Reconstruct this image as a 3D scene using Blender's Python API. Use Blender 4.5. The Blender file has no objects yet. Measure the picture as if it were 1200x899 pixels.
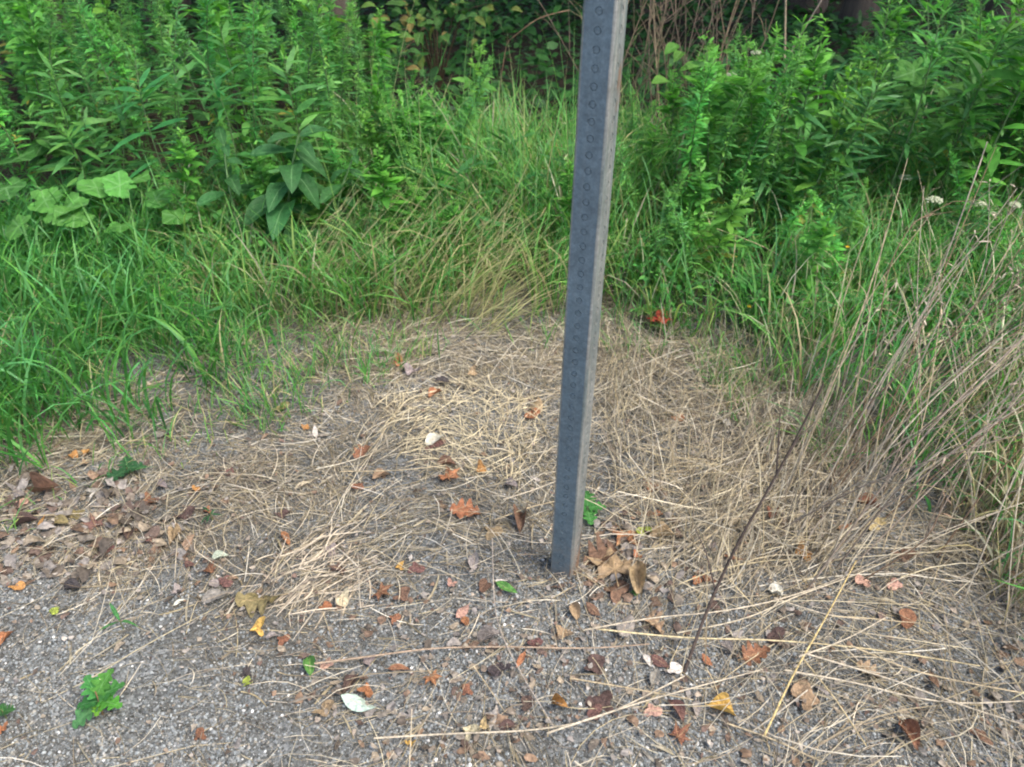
import bpy, math, random
import numpy as np
from mathutils import Vector, Matrix, Euler

random.seed(7)
RNG = np.random.default_rng(11)
scene = bpy.context.scene
C = scene.collection
R = math.radians
PI = math.pi

# ------------------------------------------------------------------ camera
CAM_H, PITCH, FPX = 1.38, R(34.9), 933.0
cam_d = bpy.data.cameras.new('camera')
cam_d.sensor_width = 36.0
cam_d.lens = FPX / 1200 * 36
cam_d.clip_start, cam_d.clip_end = 0.02, 1500
cam = bpy.data.objects.new('camera', cam_d)
C.objects.link(cam)
cam.location = (0, 0, CAM_H)
cam.rotation_euler = (PI / 2 - PITCH, 0, 0)
cam_d.dof.use_dof = True
cam_d.dof.focus_distance = 1.75
cam_d.dof.aperture_fstop = 5.6
scene.camera = cam

# ------------------------------------------------------------------ sky, sun, exposure
SUN_EL, SUN_AZ = R(58), R(118)          # azimuth clockwise from +Y (the view direction)
w = bpy.data.worlds.new('World'); scene.world = w; w.use_nodes = True
nt = w.node_tree
sky = nt.nodes.new('ShaderNodeTexSky'); sky.sky_type = 'NISHITA'
sky.sun_disc = False; sky.sun_elevation = SUN_EL; sky.sun_rotation = SUN_AZ
sky.air_density = 1.0; sky.dust_density = 3.5; sky.ozone_density = 1.0
bg = nt.nodes['Background']; bg.inputs[1].default_value = 0.135
nt.links.new(sky.outputs[0], bg.inputs[0])
sun_d = bpy.data.lights.new('sun', 'SUN'); sun_d.energy = 1.5; sun_d.angle = R(35)
sun_d.color = (1.0, 0.96, 0.88)
sun = bpy.data.objects.new('sun', sun_d); C.objects.link(sun)
sdir = Vector((math.sin(SUN_AZ) * math.cos(SUN_EL), math.cos(SUN_AZ) * math.cos(SUN_EL), math.sin(SUN_EL)))
sun.rotation_euler = (-sdir).to_track_quat('-Z', 'Y').to_euler()
vs = scene.view_settings
vs.view_transform = 'Standard'; vs.look = 'None'; vs.gamma = 1.0; vs.exposure = 1.56
scene.cycles.max_bounces = 4; scene.cycles.transmission_bounces = 2; scene.cycles.diffuse_bounces = 3; scene.cycles.glossy_bounces = 2
scene.cycles.use_adaptive_sampling = True; scene.cycles.adaptive_threshold = 0.03
scene.cycles.use_denoising = True
scene.cycles.filter_width = 2.0

# ------------------------------------------------------------------ helpers
def lin(h):
    h = h.lstrip('#')
    c = [int(h[i:i + 2], 16) / 255 for i in (0, 2, 4)]
    return tuple(((v + 0.055) / 1.055) ** 2.4 if v > 0.04045 else v / 12.92 for v in c)

def sstep(a, b, x):
    t = np.clip((np.asarray(x, float) - a) / (b - a), 0, 1)
    return t * t * (3 - 2 * t)

def hgt(x, y):
    """height of the ground"""
    x = np.asarray(x, float); y = np.asarray(y, float)
    near = 1 - sstep(8, 20, np.hypot(x, y))
    h = (0.007 * np.sin(3.1 * x + 1.3 * y) + 0.006 * np.sin(5.3 * y - 2.2 * x + 1) + 0.003 * np.sin(13 * x + 7 * y)
         + 0.003 * np.sin(17 * y - 9 * x + 2) + 0.0015 * np.sin(41 * x + 3) * np.sin(37 * y))
    h = h * near + 0.05 * sstep(2.5, 3.6, y + 0.15 * np.sin(2 * x))
    h = h + 0.03 * sstep(0.9, 1.5, np.abs(x - 0.1)) * sstep(0.8, 1.6, y)
    return h

CP, SP = math.cos(PITCH), math.sin(PITCH)
def ray(px, py):
    u, v = (px - 600) / FPX, (449.5 - py) / FPX
    return np.array([u, CP + v * SP, -SP + v * CP])
def g(px, py, lift=0.0):
    """the point of the ground seen at a place of the photograph"""
    d = ray(px, py); z = 0.0
    for _ in range(4):
        t = (z - CAM_H) / d[2]; p = d * t; z = float(hgt(p[0], p[1]))
    return np.array([p[0], p[1], z + lift])
def pt(px, py, dist):
    d = ray(px, py); t = dist / d[1]
    return np.array([d[0] * t, dist, CAM_H + d[2] * t])
def depth(p):
    return p[1] * CP - (p[2] - CAM_H) * SP

def link_mesh(name, me, mat=None, parent=None):
    o = bpy.data.objects.new(name, me); C.objects.link(o)
    if mat is not None and not me.materials: me.materials.append(mat)
    if parent is not None: o.parent = parent
    return o
def tag(o, label=None, cat=None, group=None, kind=None):
    if label: o['label'] = label
    if cat: o['category'] = cat
    if group: o['group'] = group
    if kind: o['kind'] = kind
    return o
def empty(name, loc, label, cat, group=None, rz=0.0):
    o = bpy.data.objects.new(name, None); C.objects.link(o)
    o.empty_display_size = 0.05
    o.location = loc; o.rotation_euler = (0, 0, rz)
    return tag(o, label, cat, group)

def mesh_np(name, V, F, col=None, rib=None, smooth=True):
    """V (n,3); F (m,3) or (m,4) arrays; col (n,3); rib (n,)"""
    me = bpy.data.meshes.new(name)
    V = np.ascontiguousarray(V, np.float32).reshape(-1, 3)
    Fs = F if isinstance(F, list) else [F]
    Fs = [np.asarray(f, np.int32) for f in Fs if len(f)]
    nl = sum(f.size for f in Fs); npoly = sum(len(f) for f in Fs)
    me.vertices.add(len(V)); me.vertices.foreach_set('co', V.ravel())
    me.loops.add(nl); me.loops.foreach_set('vertex_index', np.concatenate([f.ravel() for f in Fs]))
    me.polygons.add(npoly)
    tot = np.concatenate([np.full(len(f), f.shape[1], np.int32) for f in Fs])
    st = np.concatenate([[0], np.cumsum(tot)[:-1]]).astype(np.int32)
    me.polygons.foreach_set('loop_start', st)
    try: me.polygons.foreach_set('loop_total', tot)
    except Exception: pass
    me.polygons.foreach_set('use_smooth', np.full(npoly, smooth))
    if col is not None:
        a = me.attributes.new('tint', 'FLOAT_COLOR', 'POINT')
        c4 = np.ones((len(V), 4), np.float32); c4[:, :3] = col
        a.data.foreach_set('color', c4.ravel())
    if rib is not None:
        a = me.attributes.new('rib', 'FLOAT', 'POINT')
        a.data.foreach_set('value', np.asarray(rib, np.float32))
    me.update(calc_edges=True); me.validate()
    return me

def ribbons(P, W, side, col, tipcol=None):
    """P (N,S,3) centre lines; W (N,S) widths; side (N,S,3) or (N,3) unit; col (N,3). Returns V, F, col"""
    N, S, _ = P.shape
    if side.ndim == 2: side = np.repeat(side[:, None], S, 1)
    off = side * (W[..., None] * 0.5)
    V = np.stack([P - off, P + off], 2)               # N,S,2,3
    idx = np.arange(N * S * 2).reshape(N, S, 2)
    F = np.stack([idx[:, :-1, 0], idx[:, :-1, 1], idx[:, 1:, 1], idx[:, 1:, 0]], -1).reshape(-1, 4)
    c = np.repeat(col[:, None], S, 1)
    if tipcol is not None:
        t = np.linspace(0, 1, S)[None, :, None]
        c = c * (1 - t) + tipcol[:, None] * t
    c = np.repeat(c[:, :, None], 2, 2)
    return V.reshape(-1, 3), F, c.reshape(-1, 3)

def tube(path, radii, sides=6, cap=True):
    P = np.asarray(path, float); n = len(P)
    r = np.broadcast_to(np.asarray(radii, float), (n,))
    T = np.gradient(P, axis=0); T /= np.linalg.norm(T, axis=1)[:, None] + 1e-9
    ref = np.array([0, 0, 1.0]) if abs(T[0][2]) < 0.9 else np.array([1.0, 0, 0])
    A = np.cross(T, ref); A /= np.linalg.norm(A, axis=1)[:, None] + 1e-9
    B = np.cross(T, A)
    th = np.linspace(0, 2 * PI, sides, endpoint=False)
    V = P[:, None] + r[:, None, None] * (A[:, None] * np.cos(th)[None, :, None] + B[:, None] * np.sin(th)[None, :, None])
    idx = np.arange(n * sides).reshape(n, sides); nx = np.roll(idx, -1, 1)
    F = np.stack([idx[:-1], nx[:-1], nx[1:], idx[1:]], -1).reshape(-1, 4)
    return V.reshape(-1, 3), F

class Acc:
    def __init__(s): s.V = []; s.F = {}; s.Cc = []; s.n = 0
    def add(s, V, F, col):
        V = np.asarray(V).reshape(-1, 3); F = np.asarray(F)
        s.V.append(V); s.F.setdefault(F.shape[1], []).append(F + s.n)
        col = np.asarray(col, float)
        if col.ndim == 1: col = np.repeat(col[None], len(V), 0)
        s.Cc.append(col); s.n += len(V)
    def mesh(s, name, smooth=True):
        return mesh_np(name, np.concatenate(s.V), [np.concatenate(f) for f in s.F.values()], np.concatenate(s.Cc), smooth=smooth)

def in_poly(x, y, poly):
    poly = np.asarray(poly); ins = np.zeros(len(x), bool); j = len(poly) - 1
    for i in range(len(poly)):
        xi, yi = poly[i]; xj, yj = poly[j]
        c = ((yi > y) != (yj > y)) & (x < (xj - xi) * (y - yi) / (yj - yi + 1e-12) + xi)
        ins ^= c; j = i
    return ins
def gp(pts): return [tuple(g(*p)[:2]) for p in pts]
def sample(poly, n, dens=None, rng=RNG):
    poly = np.asarray(poly); lo, hi = poly.min(0), poly.max(0)
    xs, ys, k = [], [], 0
    for _ in range(60):
        x = rng.uniform(lo[0], hi[0], 4 * n); y = rng.uniform(lo[1], hi[1], 4 * n)
        m = in_poly(x, y, poly)
        if dens is not None: m &= rng.random(4 * n) < dens(x, y)
        xs.append(x[m]); ys.append(y[m]); k += m.sum()
        if k >= n: break
    return np.concatenate(xs)[:n], np.concatenate(ys)[:n]
def patchy(x, y, s=4.0, ph=0.0):
    return 0.5 + 0.5 * np.clip(np.sin(s * x + 1.7 * ph + 1.3 * np.sin(0.7 * s * y + ph)) * np.sin(0.9 * s * y - 0.6 * s * x + ph) * 1.4, -1, 1)
def to_px(x, y, z=0.0):
    zz = z - CAM_H
    d = y * CP - zz * SP; v = y * SP + zz * CP
    return 600 + FPX * x / d, 449.5 - FPX * v / d

# ------------------------------------------------------------------ materials
def nodes(name):
    m = bpy.data.materials.new(name); m.use_nodes = True
    return m, m.node_tree.nodes, m.node_tree.links, m.node_tree.nodes['Principled BSDF']
def noise(n, l, scale, detail=4, rough=0.6, coord='Object'):
    tc = n.new('ShaderNodeTexCoord'); t = n.new('ShaderNodeTexNoise')
    t.inputs['Scale'].default_value = scale; t.inputs['Detail'].default_value = detail; t.inputs['Roughness'].default_value = rough
    l.new(tc.outputs[coord], t.inputs['Vector']); return t
def ramp(n, l, src, stops):
    r = n.new('ShaderNodeValToRGB'); e = r.color_ramp.elements
    while len(e) < len(stops): e.new(0.5)
    for q, (p, c) in zip(e, stops): q.position = p; q.color = (*c, 1) if len(c) == 3 else c
    l.new(src, r.inputs[0]); return r
def mixc(n, l, a, b, f, mode='MIX'):
    m = n.new('ShaderNodeMix'); m.data_type = 'RGBA'; m.blend_type = mode
    for s, v in ((m.inputs[6], a), (m.inputs[7], b), (m.inputs[0], f)):
        if hasattr(v, 'is_output'): l.new(v, s)
        elif isinstance(v, tuple): s.default_value = (*v, 1)
        else: s.default_value = v
    return m.outputs[2]

def leaf_mat(name, source, transl=0.35, rough=0.5, mottle=0.5, nscale=60, rib=False, spec=0.35, ribcol=(0.5, 0.55, 0.3), gain=None):
    m, n, l, b = nodes(name)
    if source == 'object':
        s = n.new('ShaderNodeObjectInfo').outputs['Color']
    else:
        a = n.new('ShaderNodeAttribute'); a.attribute_name = 'tint'; s = a.outputs['Color']
    t = noise(n, l, nscale, 5 if source == 'object' else 2, 0.65)
    lo, hi = 1 - mottle, 1 + mottle * 0.6
    r = ramp(n, l, t.outputs['Fac'], [(0.3, (lo, lo, lo)), (0.7, (hi, hi * 0.97, hi * 0.92))])
    col = mixc(n, l, s, r.outputs[0], 1.0, 'MULTIPLY')
    if gain: col = mixc(n, l, col, gain, 1.0, 'MULTIPLY')
    if rib:
        a2 = n.new('ShaderNodeAttribute'); a2.attribute_name = 'rib'
        rr = ramp(n, l, a2.outputs['Fac'], [(0.0, (0.55, 0.55, 0.55)), (0.07, (0.0, 0.0, 0.0))])
        col = mixc(n, l, col, ribcol, rr.outputs[0])
    l.new(col, b.inputs['Base Color'])
    b.inputs['Roughness'].default_value = rough
    b.inputs['Specular IOR Level'].default_value = spec
    if source == 'object':
        bp = n.new('ShaderNodeBump'); bp.inputs['Strength'].default_value = 0.5; bp.inputs['Distance'].default_value = 0.03
        l.new(t.outputs['Fac'], bp.inputs['Height']); l.new(bp.outputs[0], b.inputs['Normal'])
    if transl > 0:
        tr = n.new('ShaderNodeBsdfTranslucent'); mx = n.new('ShaderNodeMixShader'); mx.inputs[0].default_value = transl
        hs = n.new('ShaderNodeHueSaturation'); hs.inputs['Value'].default_value = 1.25; hs.inputs['Saturation'].default_value = 1.1
        l.new(col, hs.inputs['Color']); l.new(hs.outputs[0], tr.inputs[0])
        l.new(b.outputs[0], mx.inputs[1]); l.new(tr.outputs[0], mx.inputs[2])
        l.new(mx.outputs[0], n['Material Output'].inputs['Surface'])
    return m

GAIN = (1.18, 1.23, 1.06)
M_GRASS = leaf_mat('grass_blade', 'attr', 0.40, 0.48, 0.25, 25, gain=GAIN)
M_FOL = leaf_mat('weed_foliage', 'attr', 0.42, 0.5, 0.3, 30, gain=GAIN)
M_STRAW = leaf_mat('dry_straw', 'attr', 0.12, 0.6, 0.35, 90, spec=0.25)
M_LITTER = leaf_mat('leaf_crumbs', 'attr', 0.08, 0.75, 0.5, 120, spec=0.15)
M_FALLEN = leaf_mat('fallen_leaf', 'object', 0.12, 0.6, 0.6, 6, rib=True, spec=0.3, ribcol=(0.42, 0.30, 0.16))
M_GREENLEAF = leaf_mat('green_leaf', 'object', 0.3, 0.5, 0.4, 5, rib=True, spec=0.22, ribcol=(0.20, 0.36, 0.16))
M_STEM = leaf_mat('green_stem', 'attr', 0.0, 0.55, 0.3, 60)
M_WOOD = leaf_mat('dead_stem', 'attr', 0.0, 0.75, 0.45, 120, spec=0.15)
M_STONE = leaf_mat('stone', 'attr', 0.0, 0.7, 0.35, 200, spec=0.3)

def bark_mat():
    m, n, l, b = nodes('bark')
    t = noise(n, l, 9, 8, 0.7)
    mp = n.new('ShaderNodeMapping'); mp.inputs['Scale'].default_value = (1, 1, 0.15)
    tc = [q for q in n if q.type == 'TEX_COORD'][0]
    l.new(tc.outputs['Object'], mp.inputs[0]); l.new(mp.outputs[0], t.inputs['Vector'])
    r = ramp(n, l, t.outputs['Fac'], [(0.3, (0.03, 0.022, 0.017)), (0.6, (0.10, 0.075, 0.055)), (0.8, (0.17, 0.14, 0.11))])
    l.new(r.outputs[0], b.inputs['Base Color']); b.inputs['Roughness'].default_value = 0.9
    bp = n.new('ShaderNodeBump'); bp.inputs['Strength'].default_value = 0.9; bp.inputs['Distance'].default_value = 0.02
    l.new(t.outputs['Fac'], bp.inputs['Height']); l.new(bp.outputs[0], b.inputs['Normal'])
    return m
M_BARK = bark_mat()

def ground_mat():
    m, n, l, b = nodes('ground_soil_gravel')
    big = noise(n, l, 2.3, 6, 0.6)
    fine = noise(n, l, 55, 8, 0.75)
    tc = n.new('ShaderNodeTexCoord')
    vo = n.new('ShaderNodeTexVoronoi'); vo.inputs['Scale'].default_value = 190
    l.new(tc.outputs['Object'], vo.inputs['Vector'])
    vr = n.new('ShaderNodeSeparateColor'); l.new(vo.outputs['Color'], vr.inputs[0])
    grit = ramp(n, l, vr.outputs[0], [(0.0, (0.047, 0.048, 0.046)), (0.4, (0.108, 0.114, 0.112)), (0.75, (0.172, 0.181, 0.18)), (1.0, (0.29, 0.30, 0.297))])
    soil = ramp(n, l, fine.outputs['Fac'], [(0.3, (0.036, 0.032, 0.025)), (0.55, (0.095, 0.086, 0.068)), (0.75, (0.17, 0.155, 0.123))])
    f = ramp(n, l, big.outputs['Fac'], [(0.42, (0.1, 0.1, 0.1)), (0.62, (0.7, 0.7, 0.7))])
    col = mixc(n, l, grit.outputs[0], soil.outputs[0], f.outputs[0])
    # woodland floor: dark leaf mould away from the path
    sep = n.new('ShaderNodeSeparateXYZ'); l.new(tc.outputs['Object'], sep.inputs[0])
    mr = n.new('ShaderNodeMapRange'); mr.inputs['From Min'].default_value = 2.6; mr.inputs['From Max'].default_value = 3.6
    l.new(sep.outputs['Y'], mr.inputs['Value'])
    mould = ramp(n, l, fine.outputs['Fac'], [(0.3, (0.014, 0.011, 0.007)), (0.6, (0.035, 0.026, 0.016)), (0.8, (0.075, 0.052, 0.03))])
    col = mixc(n, l, col, mould.outputs[0], mr.outputs[0])
    l.new(col, b.inputs['Base Color']); b.inputs['Roughness'].default_value = 0.9
    b.inputs['Specular IOR Level'].default_value = 0.2
    b1 = n.new('ShaderNodeBump'); b1.inputs['Strength'].default_value = 0.8; b1.inputs['Distance'].default_value = 0.004; b1.invert = True
    l.new(vo.outputs['Distance'], b1.inputs['Height'])
    b2 = n.new('ShaderNodeBump'); b2.inputs['Strength'].default_value = 0.7; b2.inputs['Distance'].default_value = 0.012
    l.new(fine.outputs['Fac'], b2.inputs['Height']); l.new(b1.outputs[0], b2.inputs['Normal'])
    l.new(b2.outputs[0], b.inputs['Normal'])
    return m

# ------------------------------------------------------------------ ground
def axis(lo, hi, step, far):
    a = list(np.arange(lo, hi + 1e-6, step)); d = step
    while a[-1] < far: d *= 1.35; a.append(a[-1] + d)
    d = step; b = []; q = lo
    while q > -far: d *= 1.35; q -= d; b.append(q)
    return np.array(b[::-1] + a)
gx, gy = axis(-2.4, 2.6, 0.03, 400), axis(0.3, 4.4, 0.03, 400)
X, Y = np.meshgrid(gx, gy, indexing='ij')
V = np.stack([X, Y, hgt(X, Y)], -1).reshape(-1, 3)
idx = np.arange(len(gx) * len(gy)).reshape(len(gx), len(gy))
F = np.stack([idx[:-1, :-1], idx[1:, :-1], idx[1:, 1:], idx[:-1, 1:]], -1).reshape(-1, 4)
ground = link_mesh('ground', mesh_np('ground', V, F), ground_mat())
tag(ground, 'gravelly path edge and dark soil under the straw and weeds', None, None, 'structure')

# ------------------------------------------------------------------ gravel (stuff)
def ico(sub=0):
    p = (1 + 5 ** 0.5) / 2
    v = np.array([(-1, p, 0), (1, p, 0), (-1, -p, 0), (1, -p, 0), (0, -1, p), (0, 1, p), (0, -1, -p), (0, 1, -p), (p, 0, -1), (p, 0, 1), (-p, 0, -1), (-p, 0, 1)], float)
    f = np.array([(0, 11, 5), (0, 5, 1), (0, 1, 7), (0, 7, 10), (0, 10, 11), (1, 5, 9), (5, 11, 4), (11, 10, 2), (10, 7, 6), (7, 1, 8), (3, 9, 4), (3, 4, 2), (3, 2, 6), (3, 6, 8), (3, 8, 9), (4, 9, 5), (2, 4, 11), (6, 2, 10), (8, 6, 7), (9, 8, 1)])
    return v / np.linalg.norm(v[0]), f
IV, IF = ico()
def stones(n, x, y, smin, smax, rng):
    s = smin * (smax / smin) ** (rng.random(n) ** 2.4)
    q = rng.normal(size=(n, 4)); q /= np.linalg.norm(q, axis=1)[:, None]
    a, b, c, d = q.T
    Rm = np.stack([np.stack([1 - 2 * (c * c + d * d), 2 * (b * c - a * d), 2 * (b * d + a * c)], -1),
                   np.stack([2 * (b * c + a * d), 1 - 2 * (b * b + d * d), 2 * (c * d - a * b)], -1),
                   np.stack([2 * (b * d - a * c), 2 * (c * d + a * b), 1 - 2 * (b * b + c * c)], -1)], 1)
    sh = IV[None] * (1 + rng.uniform(-0.28, 0.28, (n, 12))[..., None]) * rng.uniform(0.6, 1.15, (n, 1, 3))
    Vs = np.einsum('nij,nkj->nki', Rm, sh) * s[:, None, None] * 0.5
    Vs[..., 2] *= 0.8
    Vs += np.stack([x, y, hgt(x, y) + s * 0.12], -1)[:, None]
    Fs = (IF[None] + (np.arange(n) * 12)[:, None, None]).reshape(-1, 3)
    v = rng.random(n)
    base = np.where(v[:, None] < 0.72, np.array([[0.188, 0.204, 0.208]]), np.where(v[:, None] < 0.955, np.array([[0.205, 0.196, 0.172]]), np.array([[0.42, 0.42, 0.41]])))
    c3 = base * rng.uniform(0.35, 1.5, (n, 1))
    return Vs.reshape(-1, 3), Fs, np.repeat(c3, 12, 0)
def grav_dens(x, y):
    px, py = to_px(x, y)
    d = sstep(630, 770, py + 40 * np.sin(px * 0.013) + 25 * np.sin(px * 0.031 + 1))
    d = d * (1 - 0.65 * sstep(880, 1050, px)) + 0.1
    return np.clip(d * (0.22 + 0.95 * patchy(x, y, 9, 2)), 0.04, 1)
GPOLY = gp([(-60, 540), (250, 500), (700, 420), (900, 470), (1260, 640), (1300, 990), (-100, 990)])
n = 72000
x, y = sample(GPOLY, n, grav_dens); n = len(x)
a = Acc(); a.add(*stones(n, x, y, 0.0024, 0.0090, RNG))
tag(link_mesh('gravel', a.mesh('gravel', False), M_STONE), 'grey gravel grains spread over the path edge', 'gravel', None, 'stuff')

# ------------------------------------------------------------------ grass and straw builders
def blades(x, y, L, wd, az, lean0, bend, col, tip, S=6, twist=0.5, rng=RNG, zoff=-0.005, flat=False):
    """curving grass leaves rooted at x, y"""
    n = len(x)
    s = np.linspace(0, 1, S)
    phi = lean0[:, None] + bend[:, None] * s[None] ** 1.4          # angle from vertical
    azz = az[:, None] + rng.normal(0, 0.35, (n, 1)) * s[None]
    seg = L[:, None] / (S - 1)
    dx = np.sin(phi) * np.cos(azz) * seg; dy = np.sin(phi) * np.sin(azz) * seg; dz = np.cos(phi) * seg
    P = np.zeros((n, S, 3))
    P[:, 1:, 0] = np.cumsum(dx[:, :-1], 1); P[:, 1:, 1] = np.cumsum(dy[:, :-1], 1); P[:, 1:, 2] = np.cumsum(dz[:, :-1], 1)
    base = np.stack([x, y, hgt(x, y) + zoff], -1)
    P += base[:, None]
    gz = hgt(P[..., 0], P[..., 1]) + 0.004
    P[:, 1:, 2] = np.maximum(P[:, 1:, 2], gz[:, 1:])
    W = wd[:, None] * np.array([0.55, 0.95, 1.0, 0.9, 0.62, 0.06])[None] if S == 6 else wd[:, None] * (1 - 0.93 * s[None] ** 2.2)
    ta = az + PI / 2 + rng.normal(0, twist, n)
    side = np.stack([np.cos(ta), np.sin(ta), rng.normal(0, 0.25, n)], -1); side /= np.linalg.norm(side, axis=1)[:, None]
    return ribbons(P, W, side, col, tip)

def pick(n, cols, jit=0.25, rng=RNG, p=None):
    cols = np.array(cols); k = rng.choice(len(cols), n, p=p)
    return cols[k] * rng.uniform(1 - jit, 1 + jit, (n, 1))
GREENS = [(0.066, 0.21, 0.042), (0.052, 0.185, 0.055), (0.10, 0.25, 0.055), (0.042, 0.14, 0.036), (0.08, 0.235, 0.095)]
YGREENS = [(0.098, 0.25, 0.055), (0.072, 0.22, 0.055), (0.13, 0.27, 0.072), (0.185, 0.26, 0.085), (0.06, 0.19, 0.05), (0.12, 0.28, 0.11)]
DRY = [(0.40, 0.34, 0.21), (0.32, 0.265, 0.165), (0.46, 0.41, 0.29), (0.23, 0.19, 0.13), (0.35, 0.32, 0.25), (0.54, 0.50, 0.41), (0.16, 0.13, 0.10), (0.28, 0.25, 0.205)]

def edge_noise(px): return 14 * np.sin(px * 0.05) + 9 * np.sin(px * 0.13 + 1) + 6 * np.sin(px * 0.31 + 2)
# front edge of the vegetation in the photograph: px -> py
EX = np.array([-200, 0, 100, 180, 280, 350, 450, 500, 560, 650, 720, 800, 880, 930, 1000, 1080, 1140, 1200, 1400])
EY = np.array([575, 560, 535, 505, 468, 442, 408, 382, 368, 370, 378, 395, 430, 470, 520, 580, 640, 760, 830])
def behind_edge(x, y, soft=45):
    """0 on the bare patch, 1 inside the vegetation"""
    px, py = to_px(x, y)
    return sstep(-soft * 0.35, soft, np.interp(px, EX, EY) + edge_noise(px) - py)

# ---- grass left of the bare patch
a = Acc()
LP = gp([(-260, 620), (60, 600), (300, 500), (470, 420), (480, 330), (420, 300), (250, 290), (100, 270), (-260, 260)])
n = 5200
x, y = sample(LP, n, lambda x, y: behind_edge(x, y) * (0.08 + 0.92 * patchy(x, y, 8, 1)) * (0.22 + 0.78 * sstep(360, 190, to_px(x, y)[0]))); n = len(x)
px, py = to_px(x, y)
dense = sstep(400, 190, px)
L = RNG.uniform(0.11, 0.38, n) * (0.42 + 0.58 * dense); wd = RNG.uniform(0.0035, 0.0095, n) * (0.55 + 0.45 * dense)
az = RNG.normal(-0.6, 1.6, n)
V, F, c = blades(x, y, L, wd, az, np.abs(RNG.normal(0.2, 0.3, n)), RNG.uniform(0.5, 2.3, n), pick(n, GREENS, 0.4), pick(n, GREENS, 0.4) * 1.15)
a.add(V, F, c)
n = 2600
x, y = sample(LP, n, lambda x, y: behind_edge(x, y, 20) * (0.4 + 0.6 * patchy(x, y, 7, 2))); n = len(x)
V, F, c = blades(x, y, RNG.uniform(0.08, 0.28, n), RNG.uniform(0.002, 0.0045, n), RNG.uniform(0, 6.3, n), RNG.uniform(0.2, 1.0, n), RNG.uniform(0.2, 1.2, n), pick(n, YGREENS + DRY[:2]), pick(n, YGREENS + DRY[:3]))
a.add(V, F, c)
n = 420
EP = gp([(-100, 640), (120, 620), (260, 540), (420, 470), (520, 420), (560, 370), (450, 380), (280, 440), (100, 520), (-100, 560)])
x, y = sample(EP, n, lambda x, y: patchy(x, y, 11, 3) ** 2); n = len(x)
cg = pick(n, YGREENS + DRY[:2] + YGREENS)
V, F, c = blades(x, y, RNG.uniform(0.03, 0.14, n), RNG.uniform(0.0018, 0.0045, n), RNG.uniform(0, 6.3, n), RNG.uniform(0.1, 1.0, n), RNG.uniform(0.2, 1.4, n), cg, cg)
a.add(V, F, c)
for EP, n in ((gp([(470, 440), (500, 385), (560, 360), (700, 365), (850, 395), (930, 460), (900, 500), (790, 430), (640, 410), (540, 420)]), 420), (gp([(800, 410), (900, 430), (1000, 510), (980, 560), (860, 500)]), 300), (gp([(250, 480), (420, 400), (520, 400), (440, 450), (300, 510)]), 320)):
    x, y = sample(EP, n, lambda x, y: patchy(x, y, 12, 3) ** 1.5); n = len(x)
    cg = pick(n, YGREENS + DRY[:2] + GREENS)
    V, F, c = blades(x, y, RNG.uniform(0.03, 0.17, n), RNG.uniform(0.0016, 0.004, n), RNG.uniform(0, 6.3, n), RNG.uniform(0.1, 0.9, n), RNG.uniform(0.2, 1.6, n), cg, cg)
    a.add(V, F, c)
tag(link_mesh('grass', a.mesh('grass_left'), M_GRASS), 'lush broad-bladed green grass left of the straw, thinning into its edge', 'grass', None, 'stuff')

# ---- tall fine grass behind the bare patch
a = Acc()
CPOLY = [(-0.95, 2.25), (-0.3, 2.3), (0.3, 2.35), (0.85, 2.15), (1.5, 2.2), (2.2, 2.6), (2.2, 3.6), (0.8, 3.9), (-0.9, 3.9), (-1.4, 3.0)]
n = 11500
x, y = sample(CPOLY, n, lambda x, y: behind_edge(x, y, 22) * (0.5 + 0.5 * patchy(x, y, 4.5, 3))); n = len(x)
cen = np.exp(-((x - 0.05) / 0.38) ** 2 - ((y - 2.95) / 0.4) ** 2)
L = RNG.uniform(0.24, 0.52, n) * (0.75 + 0.65 * cen) * (1 + 0.15 * (y - 2.5))
wd = RNG.uniform(0.003, 0.0078, n)
cg = pick(n, YGREENS); dry = RNG.random(n) < 0.09
cg[dry] = pick(dry.sum(), DRY)
V, F, c = blades(x, y, L, wd, RNG.uniform(0, 6.3, n), np.abs(RNG.normal(0.12, 0.28, n)), RNG.uniform(0.5, 2.4, n), cg * 0.9, cg * 1.15)
a.add(V, F, c)
n = 110
x = RNG.normal(0.0, 0.35, n); y = RNG.uniform(2.6, 3.3, n)
V, F, c = blades(x, y, RNG.uniform(0.55, 0.95, n), RNG.uniform(0.002, 0.0034, n), RNG.uniform(0, 6.3, n), np.abs(RNG.normal(0.1, 0.15, n)), RNG.uniform(0.1, 0.7, n), pick(n, YGREENS), pick(n, YGREENS + DRY[:3]))
a.add(V, F, c)
# bleached bent stems that sweep to the right at the edge of the patch
n = 520
x = RNG.uniform(-0.85, -0.05, n); y = 2.28 + 0.35 * RNG.random(n) - 0.25 * (x + 0.4)
V, F, c = blades(x, y, RNG.uniform(0.18, 0.6, n), RNG.uniform(0.002, 0.0042, n), RNG.normal(0.4, 0.5, n), RNG.uniform(0.5, 1.15, n), RNG.uniform(0.1, 0.7, n), pick(n, [(0.36, 0.34, 0.17), (0.43, 0.39, 0.24), (0.24, 0.30, 0.12)]), pick(n, [(0.43, 0.385, 0.25), (0.38, 0.335, 0.22)]))
a.add(V, F, c)
# dead thatch under it
n = 1500
x, y = sample(CPOLY, n, lambda x, y: behind_edge(x, y, 12) * sstep(3.3, 2.5, y)); n = len(x)
cg = pick(n, DRY, 0.35) * 0.75
V, F, c = blades(x, y, RNG.uniform(0.08, 0.3, n), RNG.uniform(0.0018, 0.004, n), RNG.uniform(0, 6.3, n), RNG.uniform(0.1, 1.1, n), RNG.uniform(0.1, 1.3, n), cg, cg)
a.add(V, F, c)
tag(link_mesh('grass', a.mesh('grass_middle'), M_GRASS), 'tall fine arching grass behind the bare patch and the post', 'grass', None, 'stuff')

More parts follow.
